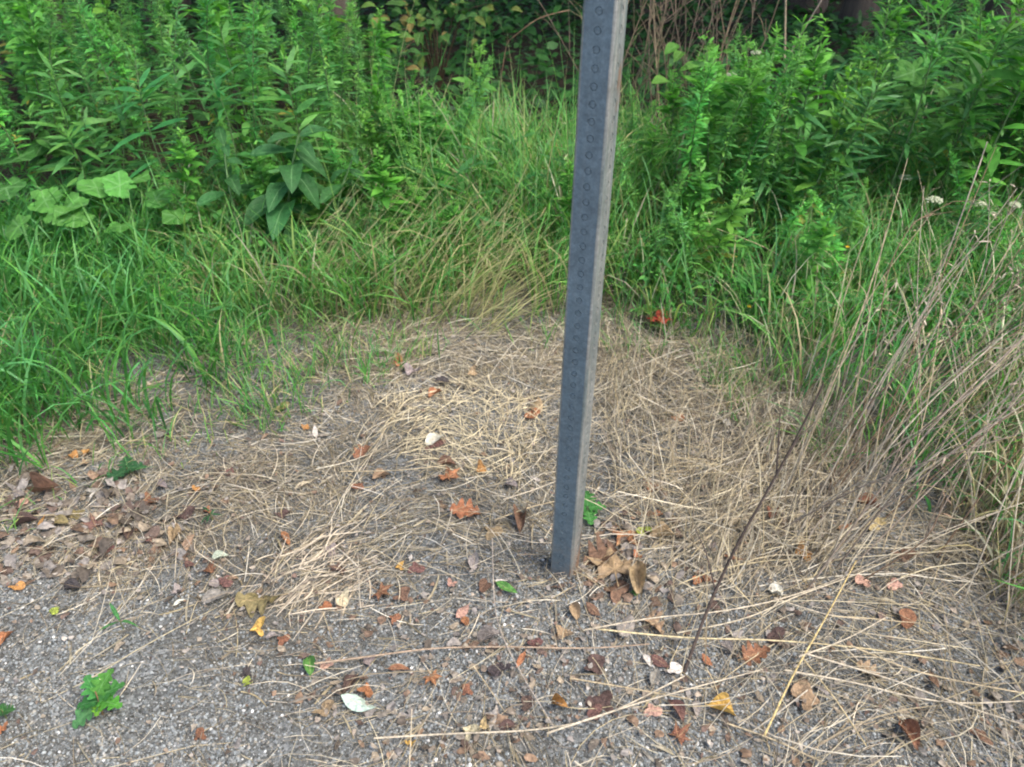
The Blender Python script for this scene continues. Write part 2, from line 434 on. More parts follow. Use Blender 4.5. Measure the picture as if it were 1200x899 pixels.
# ---- grass on the right, mixed with dead blades
a = Acc()
RP = gp([(860, 430), (960, 520), (1060, 590), (1130, 680), (1180, 860), (1420, 900), (1480, 400), (1200, 300), (900, 330)])
n = 6400
x, y = sample(RP, n, lambda x, y: behind_edge(x, y, 60) * (0.25 + 0.75 * patchy(x, y, 5, 5))); n = len(x)
px, py = to_px(x, y)
nearness = sstep(520, 760, py)
dry = RNG.random(n) < 0.28 + 0.35 * nearness + 0.3 * sstep(1060, 1150, px) * sstep(440, 540, py)
cg = pick(n, GREENS + YGREENS[:2]); cg[dry] = pick(dry.sum(), DRY) * 0.85
L = RNG.uniform(0.14, 0.42, n) * (1 - 0.3 * nearness)
V, F, c = blades(x, y, L, RNG.uniform(0.002, 0.0055, n), RNG.normal(0.3, 1.5, n), np.abs(RNG.normal(0.2, 0.35, n)), RNG.uniform(0.4, 2.1, n), cg, cg * 1.1)
a.add(V, F, c)
# a few broad blades reaching in from the right edge
B = [((1290, 640), 0.42, 0.009, 2.9, 0.75, 1.1), ((1300, 800), 0.34, 0.010, 2.7, 0.5, 1.5), ((1250, 830), 0.2, 0.009, 2.5, 0.3, 1.4), ((1010, 520), 0.34, 0.006, 3.0, 1.1, 0.4), ((1000, 530), 0.30, 0.006, 3.2, 1.15, 0.3), ((1090, 600), 0.16, 0.012, 3.6, 0.4, 1.3)]
P0 = np.array([g(*b[0])[:2] for b in B])
arr = lambda k: np.array([b[k] for b in B])
V, F, c = blades(P0[:, 0], P0[:, 1], arr(1), arr(2), arr(3), arr(4), arr(5), pick(len(B), GREENS, 0.1), pick(len(B), GREENS, 0.1), twist=0.2)
a.add(V, F, c)
tag(link_mesh('grass', a.mesh('grass_right'), M_GRASS), 'green grass mixed with dead blades at the right edge', 'grass', None, 'stuff')

# ------------------------------------------------------------------ straw lying over the bare patch (stuff)
def straw_dens(x, y):
    px, py = to_px(x, y)
    d = 1.0 - 0.93 * sstep(610, 740, py + 30 * np.sin(px * 0.012 + 2) + 18 * np.sin(px * 0.04))
    right = sstep(740, 860, px) * sstep(800, 690, py)
    d = np.maximum(d, 0.5 * right)
    d = np.maximum(d, 0.2 * sstep(820, 980, px))
    d = np.maximum(d, 0.5 * np.exp(-((px - 380) / 90) ** 2 - ((py - 670) / 60) ** 2))
    d = np.maximum(d, 0.45 * np.exp(-((px - 110) / 90) ** 2 - ((py - 650) / 35) ** 2))
    d = np.maximum(d, 0.55 * sstep(260, 150, px) * sstep(700, 650, py))
    return np.clip(d * (0.12 + 0.95 * patchy(x, y, 6, 4) * (0.35 + 0.65 * patchy(x, y, 15, 9))) + 0.03 + 0.11 * sstep(220, 420, px), 0, 1)
def straw(n, poly, dens, Lr, Wr, hmax, tilt, azf, rng=RNG, S=5, cols=DRY, dark=1.0):
    x, y = sample(poly, n, dens); n = len(x)
    L = rng.uniform(*Lr, n); az = azf(n)
    fld = 1.2 * np.sin(3.1 * x + 2.2 * y) + 1.5 * np.sin(2.3 * y - 4.1 * x + 1) + 0.5
    mm = rng.random(n) < 0.4; az = np.where(mm, fld + rng.normal(0, 0.35, n), az)
    s = np.linspace(-0.5, 0.5, S)
    kap = rng.normal(0, 0.55, n)
    ang = az[:, None] + kap[:, None] * s[None]
    dx = np.cos(ang) * L[:, None] / (S - 1); dy = np.sin(ang) * L[:, None] / (S - 1)
    P = np.zeros((n, S, 3)); P[..., 0] = np.cumsum(dx, 1); P[..., 1] = np.cumsum(dy, 1)
    P[..., :2] -= P[:, S // 2:S // 2 + 1, :2]
    P[..., 0] += x[:, None]; P[..., 1] += y[:, None]
    tl = np.abs(rng.normal(0, tilt, n)) * np.sign(rng.random(n) - 0.5)
    z0 = rng.random(n) ** 2 * hmax
    P[..., 2] = z0[:, None] + (s[None] * L[:, None]) * np.sin(tl)[:, None] - (s[None] ** 2) * (rng.random(n) * 0.06)[:, None] * L[:, None] * 4
    P[..., 2] = np.maximum(P[..., 2], 0.0015) + hgt(P[..., 0], P[..., 1])
    W = (rng.uniform(*Wr, n))[:, None] * np.array([0.7, 1, 1, 0.9, 0.5])[None]
    ro = rng.uniform(-1.1, 1.1, n)
    side = np.stack([-np.sin(az) * np.cos(ro), np.cos(az) * np.cos(ro), np.sin(ro)], -1)
    return ribbons(P, W, side, pick(n, cols, 0.3) * dark, pick(n, cols, 0.3) * dark)
SPOLY = gp([(-150, 500), (100, 470), (260, 395), (460, 330), (760, 340), (930, 430), (1040, 500), (1330, 640), (1330, 960), (-150, 960)])
a = Acc()
uni = lambda n: RNG.uniform(0, 2 * PI, n)
a.add(*straw(18500, SPOLY, straw_dens, (0.015, 0.085), (0.0007, 0.0017), 0.010, 0.06, uni, dark=0.72))
a.add(*straw(5500, SPOLY, straw_dens, (0.04, 0.17), (0.0008, 0.0019), 0.016, 0.10, uni))
a.add(*straw(600, SPOLY, straw_dens, (0.12, 0.36), (0.001, 0.0022), 0.028, 0.10, lambda n: RNG.normal(0.5, 0.8, n)))
# bleached straw lying in the patch right of the post, more upright stubble
SP2 = gp([(700, 400), (850, 400), (960, 500), (1000, 640), (860, 690), (720, 640)])
a.add(*straw(1250, SP2, None, (0.08, 0.3), (0.0012, 0.0028), 0.07, 0.45, lambda n: RNG.normal(1.1, 0.7, n)))
SP3 = gp([(820, 560), (960, 520), (1250, 640), (1250, 900), (820, 900)])
a.add(*straw(380, SP3, None, (0.1, 0.45), (0.001, 0.0026), 0.05, 0.12, lambda n: RNG.normal(0.3, 0.6, n)))
a.add(*straw(1300, SPOLY, straw_dens, (0.04, 0.18), (0.0009, 0.002), 0.022, 0.10, uni, cols=[(0.58, 0.52, 0.41), (0.52, 0.45, 0.33), (0.62, 0.585, 0.50)]))
a.add(*straw(2600, SPOLY, straw_dens, (0.015, 0.08), (0.002, 0.005), 0.012, 0.08, uni, dark=0.72))
# pale tuft of flattened straw left of the middle
SP4 = gp([(320, 640), (400, 625), (440, 680), (370, 740), (310, 700)])
a.add(*straw(120, SP4, None, (0.05, 0.16), (0.002, 0.0036), 0.025, 0.15, lambda n: RNG.normal(1.1, 0.6, n), cols=[(0.48, 0.42, 0.33), (0.4, 0.34, 0.26)]))
SPC = gp([(440, 470), (560, 440), (640, 470), (620, 560), (500, 560)])
a.add(*straw(750, SPC, None, (0.04, 0.12), (0.001, 0.002), 0.022, 0.08, uni, cols=[(0.58, 0.51, 0.35), (0.52, 0.45, 0.30)]))
PB = gp([(636, 655), (692, 655), (696, 690), (640, 690)])
a.add(*straw(60, PB, None, (0.04, 0.14), (0.001, 0.0022), 0.03, 0.25, uni))
SPB = gp([(400, 440), (490, 365), (560, 345), (720, 350), (880, 420), (760, 440), (640, 450)])
a.add(*straw(2400, SPB, None, (0.02, 0.12), (0.0008, 0.0022), 0.014, 0.08, uni, dark=0.9))
# standing stubble
n = 620
x, y = sample(gp([(700, 400), (880, 400), (1010, 500), (1010, 650), (860, 690), (720, 620)]), n); n = len(x)
cg = pick(n, DRY, 0.25)
V, F, c = blades(x, y, RNG.uniform(0.06, 0.26, n), RNG.uniform(0.0014, 0.0028, n), RNG.uniform(0, 6.3, n), np.abs(RNG.normal(0.15, 0.35, n)), RNG.uniform(0, 0.5, n), cg, cg)
a.add(V, F, c)
tag(link_mesh('straw', a.mesh('straw'), M_STRAW), 'bleached dry straw matted over the bare patch around the post', 'straw', None, 'stuff')

# ------------------------------------------------------------------ crumbs of old leaves (stuff)
a = Acc()
n = 6500
def lit_dens(x, y):
    px, py = to_px(x, y)
    return np.clip(0.25 + 0.75 * patchy(x, y, 7, 8), 0, 1) * (1 - 0.7 * np.exp(-((px - 110) / 160) ** 2 - ((py - 800) / 90) ** 2)) * (1 - 0.5 * sstep(560, 430, py))
x, y = sample(SPOLY, n, lit_dens); n = len(x)
K = 6
th = np.linspace(0, 2 * PI, K, endpoint=False)[None] + RNG.normal(0, 0.25, (n, K))
s = 0.0025 * (4.2 ** (RNG.random(n) ** 2.4))
r = s[:, None] * RNG.uniform(0.45, 1.15, (n, K))
az = RNG.uniform(0, 6.3, n)[:, None]
u = r * np.cos(th); v = r * np.sin(th) * 0.7
cu = RNG.normal(0, 28, n)[:, None]
zz = cu * (u ** 2) + RNG.normal(0, 0.18, (n, 1)) * u + RNG.normal(0, 0.18, (n, 1)) * v
zz -= zz.min(1, keepdims=True)
X_ = x[:, None] + u * np.cos(az) - v * np.sin(az); Y_ = y[:, None] + u * np.sin(az) + v * np.cos(az)
Zr = hgt(X_, Y_) + 0.002 + zz + RNG.uniform(0, 0.012, (n, 1)) ** 1
ctr = np.stack([x, y, Zr.mean(1) + cu[:, 0] * -0.00002], -1)
V = np.concatenate([np.stack([X_, Y_, Zr], -1), ctr[:, None]], 1)
i0 = (np.arange(n) * (K + 1))[:, None]
F = np.stack([i0 + np.arange(K)[None], i0 + (np.arange(K)[None] + 1) % K, np.repeat(i0 + K, K, 1)], -1).reshape(-1, 3)
cc = pick(n, [(0.20, 0.16, 0.125), (0.26, 0.22, 0.18), (0.31, 0.28, 0.25), (0.13, 0.09, 0.075), (0.18, 0.125, 0.09), (0.10, 0.08, 0.065), (0.27, 0.235, 0.19), (0.20, 0.185, 0.17)], 0.3)
a.add(V.reshape(-1, 3), F, np.repeat(cc, K + 1, 0))
def torn(n, poly, dens, smin, smax):
    x, y = sample(poly, n, dens); n = len(x); K = 9
    th = np.linspace(0, 2 * PI, K, endpoint=False)[None] + RNG.normal(0, 0.12, (n, K))
    s_ = RNG.uniform(smin, smax, n); r = s_[:, None] * RNG.uniform(0.5, 1.1, (n, K)); az = RNG.uniform(0, 6.3, n)[:, None]
    rings = []
    k1, k2, t1, t2 = RNG.normal(0, 22, (n, 1)), RNG.normal(0, 14, (n, 1)), RNG.normal(0, 0.2, (n, 1)), RNG.normal(0, 0.2, (n, 1))
    for fr in (0.5, 1.0):
        u = r * fr * np.cos(th); v = r * fr * np.sin(th) * 0.65
        rings.append((u, v, k1 * u * u + k2 * v * v * 2 + t1 * u + t2 * v + RNG.normal(0, 0.0008, u.shape)))
    zmin = np.minimum(rings[0][2], rings[1][2]).min(1, keepdims=True)
    P = []
    for u, v, z in rings:
        X_ = x[:, None] + u * np.cos(az) - v * np.sin(az); Y_ = y[:, None] + u * np.sin(az) + v * np.cos(az)
        P.append(np.stack([X_, Y_, hgt(X_, Y_) + 0.003 + z - zmin], -1))
    ctr = np.stack([x, y, hgt(x, y) + 0.003 - zmin[:, 0]], -1)[:, None]
    V = np.concatenate([P[0], P[1], ctr], 1); i0 = (np.arange(n) * (2 * K + 1))[:, None]; i = np.arange(K)[None]; j = (i + 1) % K
    F4 = np.stack([i0 + i, i0 + K + i, i0 + K + j, i0 + j], -1).reshape(-1, 4)
    F3 = np.stack([i0 + i, i0 + j, np.repeat(i0 + 2 * K, K, 1)], -1).reshape(-1, 3)
    cc = pick(n, [(0.15, 0.105, 0.08), (0.17, 0.145, 0.12), (0.22, 0.195, 0.165), (0.24, 0.22, 0.205), (0.13, 0.095, 0.08), (0.19, 0.13, 0.09), (0.10, 0.085, 0.072), (0.25, 0.21, 0.16), (0.2, 0.185, 0.175)], 0.25)
    cc = np.repeat(cc, 2 * K + 1, 0) * RNG.uniform(0.85, 1.15, (n * (2 * K + 1), 1)); V = V.reshape(-1, 3)
    k0 = a.n; a.add(V, F4, cc); a.F.setdefault(3, []).append(F3 + k0)
def lit2(x, y):
    px, py = to_px(x, y)
    return np.clip(0.08 + sstep(300, 480, px) * sstep(660, 780, py) + 0.9 * np.exp(-((px - 100) / 130) ** 2 - ((py - 620) / 45) ** 2), 0, 1) * (0.25 + 0.75 * patchy(x, y, 8, 11))
torn(720, SPOLY, lit2, 0.005, 0.016)
a_keep = a
torn(26, gp([(640, 668), (690, 668), (696, 690), (640, 692)]), None, 0.006, 0.014)
torn(200, gp([(-60, 570), (150, 560), (230, 640), (140, 690), (-60, 690)]), None, 0.012, 0.027)
torn(90, gp([(690, 600), (800, 600), (800, 720), (690, 720)]), None, 0.008, 0.02)
tag(link_mesh('leaf_litter', a.mesh('leaf_litter'), M_LITTER), 'crumbled brown and grey bits of old leaves among gravel', 'leaf litter', None, 'stuff')

# ------------------------------------------------------------------ sign post: square steel tube with knock-out holes
def post_mat(name, base, base2, rust_amt, rough, metal, streak):
    m, n, l, b = nodes(name)
    tc = n.new('ShaderNodeTexCoord'); mp = n.new('ShaderNodeMapping'); mp.inputs['Scale'].default_value = (1, 1, 0.06)
    l.new(tc.outputs['Object'], mp.inputs[0])
    st = n.new('ShaderNodeTexNoise'); st.inputs['Scale'].default_value = 120; st.inputs['Detail'].default_value = 5
    l.new(mp.outputs[0], st.inputs['Vector'])
    bl = noise(n, l, 22, 6, 0.65); fi = noise(n, l, 260, 4, 0.7)
    f = ramp(n, l, st.outputs['Fac'], [(0.38, (0, 0, 0)), (0.66, (streak, streak, streak))])
    col = mixc(n, l, base, base2, f.outputs[0])
    gr = ramp(n, l, fi.outputs['Fac'], [(0.3, (0.78, 0.78, 0.78)), (0.7, (1.15, 1.15, 1.15))])
    col = mixc(n, l, col, gr.outputs[0], 1.0, 'MULTIPLY')
    b1 = ramp(n, l, bl.outputs['Fac'], [(0.35, (0.82, 0.82, 0.82)), (0.65, (1.12, 1.12, 1.12))])
    col = mixc(n, l, col, b1.outputs[0], 1.0, 'MULTIPLY')
    # rust: blotches, and where water stands at the foot
    rs = n.new('ShaderNodeTexNoise'); rs.inputs['Scale'].default_value = 30; rs.inputs['Detail'].default_value = 7; rs.inputs['Roughness'].default_value = 0.7
    mp2 = n.new('ShaderNodeMapping'); mp2.inputs['Scale'].default_value = (1, 1, 0.22); mp2.inputs['Location'].default_value = (0.3, 0.1, 0.77)
    l.new(tc.outputs['Object'], mp2.inputs[0]); l.new(mp2.outputs[0], rs.inputs['Vector'])
    sp = n.new('ShaderNodeSeparateXYZ'); l.new(tc.outputs['Object'], sp.inputs[0])
    mr = n.new('ShaderNodeMapRange'); mr.inputs['From Min'].default_value = 0.0; mr.inputs['From Max'].default_value = 0.09
    mr.inputs['To Min'].default_value = 0.17; mr.inputs['To Max'].default_value = 0.0
    l.new(sp.outputs['Z'], mr.inputs['Value'])
    ad = n.new('ShaderNodeMath'); ad.operation = 'ADD'; l.new(rs.outputs['Fac'], ad.inputs[0]); l.new(mr.outputs[0], ad.inputs[1])
    rf = ramp(n, l, ad.outputs[0], [(min(0.98, 0.74 - rust_amt), (0, 0, 0)), (min(1.0, 0.80 - rust_amt), (0.85, 0.85, 0.85) if rust_amt > -0.5 else (0, 0, 0))])
    rc = ramp(n, l, fi.outputs['Fac'], [(0.3, (0.09, 0.035, 0.015)), (0.7, (0.26, 0.13, 0.06))])
    col = mixc(n, l, col, rc.outputs[0], rf.outputs[0])
    vo = n.new('ShaderNodeTexVoronoi'); vo.inputs['Scale'].default_value = 170; l.new(tc.outputs['Object'], vo.inputs['Vector'])
    vs_ = n.new('ShaderNodeSeparateColor'); l.new(vo.outputs['Color'], vs_.inputs[0])
    vr = ramp(n, l, vs_.outputs[0], [(0.0, (0.88, 0.88, 0.88)), (1.0, (1.13, 1.13, 1.13))])
    col = mixc(n, l, col, vr.outputs[0], 1.0, 'MULTIPLY')
    sc = n.new('ShaderNodeTexNoise'); sc.inputs['Scale'].default_value = 14; sc.inputs['Detail'].default_value = 8; sc.inputs['Roughness'].default_value = 0.8
    mp3 = n.new('ShaderNodeMapping'); mp3.inputs['Scale'].default_value = (1, 1, 9); mp3.inputs['Rotation'].default_value = (0.5, 0.2, 0)
    l.new(tc.outputs['Object'], mp3.inputs[0]); l.new(mp3.outputs[0], sc.inputs['Vector'])
    scr = ramp(n, l, sc.outputs['Fac'], [(0.66, (0, 0, 0)), (0.70, (0.35, 0.35, 0.35))])
    col = mixc(n, l, col, (0.27, 0.29, 0.29), scr.outputs[0])
    mm = n.new('ShaderNodeMapRange'); mm.inputs['From Min'].default_value = 0.0; mm.inputs['From Max'].default_value = 0.22; mm.inputs['To Min'].default_value = 0.22; mm.inputs['To Max'].default_value = -0.1
    l.new(sp.outputs['Z'], mm.inputs['Value'])
    am_ = n.new('ShaderNodeMath'); am_.operation = 'ADD'; l.new(bl.outputs['Fac'], am_.inputs[0]); l.new(mm.outputs[0], am_.inputs[1])
    mud = ramp(n, l, am_.outputs[0], [(0.54, (0, 0, 0)), (0.75, (0.55, 0.55, 0.55) if rust_amt > -0.5 else (0, 0, 0))])
    col = mixc(n, l, col, (0.15, 0.125, 0.10), mud.outputs[0])
    l.new(col, b.inputs['Base Color']); b.inputs['Roughness'].default_value = rough; b.inputs['Metallic'].default_value = metal
    bp = n.new('ShaderNodeBump'); bp.inputs['Strength'].default_value = 0.15; bp.inputs['Distance'].default_value = 0.001
    l.new(fi.outputs['Fac'], bp.inputs['Height']); l.new(bp.outputs[0], b.inputs['Normal'])
    return m
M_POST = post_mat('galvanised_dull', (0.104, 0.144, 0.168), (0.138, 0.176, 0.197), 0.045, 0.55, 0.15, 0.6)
M_POST2 = post_mat('galvanised_worn_lit', (0.12, 0.145, 0.145), (0.25, 0.245, 0.225), 0.12, 0.45, 0.2, 1.0)  # worn, rusty zinc, also lightened: brighter light on the right face painted in

def build_post():
    root_p = g(662, 676)
    root = empty('sign_post', (root_p[0], root_p[1] + 0.02, root_p[2]), 'dark grey square steel post with round knock-outs standing in the gravel', 'post', None, R(-26))
    root.rotation_euler = (0, R(0.75), R(-26))
    a_, rc, pit = 0.0254, 0.0045, 0.0254
    z0, ncell = -0.3, 96
    flat = a_ - rc
    K = 16
    ca = math.atan2(pit / 2, flat)
    angs = sorted([ca, PI - ca, PI + ca, 2 * PI - ca] + [0, PI / 2, PI, 1.5 * PI] + [ca / 2, PI - ca / 2, PI + ca / 2, 2 * PI - ca / 2] + [PI / 2 - 0.42, PI / 2 + 0.42, 1.5 * PI - 0.42, 1.5 * PI + 0.42])
    angs = np.array(angs)
    ru = np.minimum(flat / np.maximum(np.abs(np.cos(angs)), 1e-6), pit / 2 / np.maximum(np.abs(np.sin(angs)), 1e-6))
    rect = np.stack([np.cos(angs) * ru, np.sin(angs) * ru], -1)
    circ = 0.0060 * np.stack([np.cos(angs), np.sin(angs)], -1)
    def frame(fi):
        an = -PI / 2 + fi * PI / 2                 # 0 front, 1 right, 2 back, 3 left
        nrm = np.array([math.cos(an), math.sin(an), 0]); tan = np.array([-math.sin(an), math.cos(an), 0])
        return nrm, tan
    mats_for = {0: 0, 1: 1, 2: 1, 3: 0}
    Vs, Fq, Ft, mq, mt, n0 = [], [], [], [], [], 0
    for fi in range(4):
        nrm, tan = frame(fi)
        for c in range(ncell):
            zc = z0 + (c + 0.5) * pit
            for ring, dep in ((rect, 0.0), (circ, 0.0), (circ * 0.97, -0.0016)):
                Vs.append(nrm * (a_ + dep) + ring[:, :1] * tan + (ring[:, 1:] + zc) * np.array([0, 0, 1.0]))
            Vs.append((nrm * (a_ - 0.0016) + np.array([0, 0, zc]))[None])
            i = np.arange(K); j = (i + 1) % K
            for rg in (0, 1):
                q = np.stack([n0 + rg * K + i, n0 + rg * K + j, n0 + (rg + 1) * K + j, n0 + (rg + 1) * K + i], -1)
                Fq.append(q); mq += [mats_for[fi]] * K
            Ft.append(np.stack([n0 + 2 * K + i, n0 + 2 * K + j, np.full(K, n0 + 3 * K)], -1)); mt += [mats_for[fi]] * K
            n0 += 3 * K + 1
        # rounded corner to the next face
        nrm2, tan2 = frame(fi + 1)
        cen = nrm * (a_ - rc) + tan * (a_ - rc)
        th = np.linspace(0, PI / 2, 6)
        arc = cen + rc * (np.cos(th)[:, None] * nrm + np.sin(th)[:, None] * tan)
        zt = z0 + ncell * pit
        Vs.append(np.concatenate([arc + [0, 0, z0], arc + [0, 0, zt]]))
        i = np.arange(5)
        Fq.append(np.stack([n0 + i, n0 + i + 1, n0 + i + 7, n0 + i + 6], -1)); mq += [1] * 5  # corners take the lightened metal, an edge highlight put into the colour
        n0 += 12
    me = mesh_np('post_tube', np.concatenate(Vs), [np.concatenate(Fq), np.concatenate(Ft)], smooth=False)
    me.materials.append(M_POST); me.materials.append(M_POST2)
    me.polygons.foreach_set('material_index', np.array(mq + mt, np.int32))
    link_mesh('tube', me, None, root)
    cap = mesh_np('post_cap', np.array([(-a_, -a_, z0 + ncell * pit), (a_, -a_, z0 + ncell * pit), (a_, a_, z0 + ncell * pit), (-a_, a_, z0 + ncell * pit)]) * [0.96, 0.96, 1], np.array([[0, 1, 2, 3]]))
    link_mesh('cap', cap, M_POST, root)
    # knock-out discs (shared mesh), slightly domed, seated in their recess
    th = np.linspace(0, 2 * PI, 14, endpoint=False)
    rim = np.stack([np.cos(th), np.sin(th), 0 * th], -1)
    Vd = np.concatenate([rim * [0.0047, 0.0047, 0] + [0, 0, -0.0004], rim * [0.0047, 0.0047, 0] + [0, 0, 0.0011], rim * [0.0043, 0.0043, 0] + [0, 0, 0.0014], [[0, 0, 0.0014]]])
    i = np.arange(14); j = (i + 1) % 14
    Fd = [np.concatenate([np.stack([i, j, 14 + j, 14 + i], -1), np.stack([14 + i, 14 + j, 28 + j, 28 + i], -1)]), np.stack([28 + i, 28 + j, np.full(14, 42)], -1)]
    dm = {}
    for k, mt_ in ((0, post_mat('knockout_dull', (0.104, 0.144, 0.168), (0.138, 0.176, 0.197), -1.0, 0.55, 0.15, 0.6)), (1, post_mat('knockout_worn_lit', (0.12, 0.14, 0.14), (0.23, 0.225, 0.205), -1.0, 0.45, 0.2, 1.0))):  # right-face discs share the wear and the painted-in light of that face
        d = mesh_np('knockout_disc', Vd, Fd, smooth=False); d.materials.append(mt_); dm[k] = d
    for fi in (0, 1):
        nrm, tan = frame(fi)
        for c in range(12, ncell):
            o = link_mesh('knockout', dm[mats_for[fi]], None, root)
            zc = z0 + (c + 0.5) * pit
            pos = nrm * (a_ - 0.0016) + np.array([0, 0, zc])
            Mx = Matrix(((tan[0], 0, nrm[0], pos[0]), (tan[1], 0, nrm[1], pos[1]), (0, 1, 0, pos[2]), (0, 0, 0, 1)))
            o.matrix_basis = Mx
    return root
build_post()
pp = g(662, 676)
n = 900
th = RNG.uniform(0, 2 * PI, n); rr = 0.03 + np.abs(RNG.normal(0, 0.03, n))
xs, ys = pp[0] + rr * np.cos(th), pp[1] + 0.02 + rr * np.sin(th)
V, F, c = stones(n, xs, ys, 0.003, 0.010, RNG)
V[:, 2] += np.repeat(0.012 * np.exp(-((rr - 0.03) / 0.025) ** 2) * RNG.random(n), 12)
c = c * 0.72
am = Acc(); am.add(V, F, c)
tag(link_mesh('packed_grit', am.mesh('packed_grit', False), M_STONE), 'dark grit packed round the foot of the post', 'gravel', None, 'stuff')

# ------------------------------------------------------------------ leaf shapes: base at origin, length 1 along +Y
def grid_leaf(name, wf, rows=12, fold=0.15, cup=0.0, bend=0.0, twist=0.0, wav=0.0, stem=0.0, seed=0, mat=None, halfcols=2):
    rg = np.random.default_rng(seed)
    t = np.linspace(0, 1, rows); wv = np.array([wf(q) for q in t])
    us = np.linspace(-1, 1, 2 * halfcols + 1)
    xx = wv[:, None] * us[None]; yy = np.repeat(t[:, None], len(us), 1)
    zz = fold * np.abs(xx) + cup * xx ** 2 * 4 + bend * (yy - 0.3) ** 2 + twist * xx * (yy - 0.5) * 4
    zz += wav * np.sin(yy * 9 + rg.uniform(0, 6)) * us[None] ** 2 + wav * 0.5 * rg.normal(size=zz.shape)
    V = np.stack([xx, yy, zz], -1).reshape(-1, 3)
    id_ = np.arange(rows * len(us)).reshape(rows, -1)
    F = np.stack([id_[:-1, :-1], id_[:-1, 1:], id_[1:, 1:], id_[1:, :-1]], -1).reshape(-1, 4)
    rib = np.repeat(np.abs(us)[None], rows, 0).ravel()
    if stem > 0:
        n = len(V); b0 = V[id_[0, halfcols]]
        sv = []
        for k, q in enumerate(np.linspace(0.02, -stem, 4)):
            zq = b0[2] + 0.004 + 0.25 * q * q
            sv += [(-0.012, q, zq), (0.012, q, zq)]
        V = np.concatenate([V, sv]); rib = np.concatenate([rib, np.zeros(8)])
        F = np.concatenate([F, [[n + 2 * k, n + 2 * k + 1, n + 2 * k + 3, n + 2 * k + 2] for k in range(3)]])
    me = mesh_np(name, V, F, rib=rib)
    if mat: me.materials.append(mat)
    return me
def polar_leaf(name, rf, K=40, veins=(), cup=0.0, wav=0.0, stem=0.0, seed=0, mat=None, cy=0.35):
    rg = np.random.default_rng(seed)
    th = np.linspace(0, 2 * PI, K, endpoint=False); r = np.array([rf(q) for q in th])
    V = [(0, cy, 0)]; rib = [0]
    for fr in (0.35, 0.7, 1.0):
        for q, rr in zip(th, r):
            xx, yy = rr * fr * math.sin(q), rr * fr * math.cos(q)
            dv = min([abs((q - v + PI) % (2 * PI) - PI) for v in veins] or [3])
            zz = cup * fr ** 2 * rr * (0.6 + 0.8 * math.sin(2 * q + seed)) + 0.06 * fr * rr * math.sin(3 * q + 2 * seed) + wav * fr * math.sin(5 * q + seed) + (0.10 * rr * fr * min(dv, 0.35) if veins else 0) + wav * 0.5 * rg.normal()
            V.append((xx, yy + cy, zz)); rib.append(min(1, dv * fr * 1.2))
    F3 = [(0, 1 + i, 1 + (i + 1) % K) for i in range(K)]
    F4 = []
    for q in (0, 1):
        o = 1 + q * K
        F4 += [(o + i, o + K + i, o + K + (i + 1) % K, o + (i + 1) % K) for i in range(K)]
    if stem > 0:
        n = len(V); yb = cy - r[K // 2]
        for k, q in enumerate(np.linspace(yb + 0.12, yb - stem, 4)):
            V += [(-0.012, q, 0.003 + 0.08 * k * k * stem * 0.3), (0.012, q, 0.003 + 0.08 * k * k * stem * 0.3)]; rib += [0, 0]
        F4 += [(n + 2 * k, n + 2 * k + 1, n + 2 * k + 3, n + 2 * k + 2) for k in range(3)]
    me = mesh_np(name, np.array(V), [np.array(F3), np.array(F4)], rib=rib)
    if mat: me.materials.append(mat)
    return me
def oval(wd, p=0.9): return lambda t: max(0.004, wd * math.sin(PI * min(1, t ** p)) ** 0.85)
def oakw(t):
    env = 0.30 * math.sin(PI * t ** 0.75) ** 0.7 + 0.02
    lobe = abs(math.sin(PI * (t * 3.6 + 0.1))) ** 0.8
    return max(0.006, env * (0.32 + 0.95 * lobe) if 0.06 < t < 0.97 else 0.015)
def maple_r(q):
    q = (q + PI) % (2 * PI) - PI; r = 0.30 if abs(q) < 2.2 else 0.09
    for c, h, w_ in ((0, 0.66, 0.42), (0.95, 0.58, 0.40), (-0.95, 0.58, 0.40), (1.95, 0.42, 0.38), (-1.95, 0.42, 0.38)):
        d = abs(q - c); r = max(r, h * max(0, 1 - d / w_) ** 0.55 * (1 + 0.10 * math.cos(d * 24)))
    return r
def lobed_r(q):
    q = (q + PI) % (2 * PI) - PI
    r = 0.40 + 0.11 * math.cos(5 * q) + 0.08 * math.cos(q) + 0.03 * math.sin(q * 19)
    return r * (1 - 0.5 * math.exp(-((abs(q) - PI) / 0.26) ** 2))
def grape_r(q):
    q = (q + PI) % (2 * PI) - PI
    r = 0.47 + 0.045 * math.cos(5 * q) + 0.04 * math.cos(q) + 0.022 * math.sin(q * 17 + 1)
    return r * (1 - 0.5 * math.exp(-((abs(q) - PI) / 0.26) ** 2))
def frag_r(seed):
    rg = np.random.default_rng(seed); ph = rg.uniform(0, 6.3, 4); am = rg.uniform(0.03, 0.14, 4)
    return lambda q: 0.42 + sum(am[k] * math.sin((k + 1) * q + ph[k]) for k in range(4)) * 0.9
FM = {}
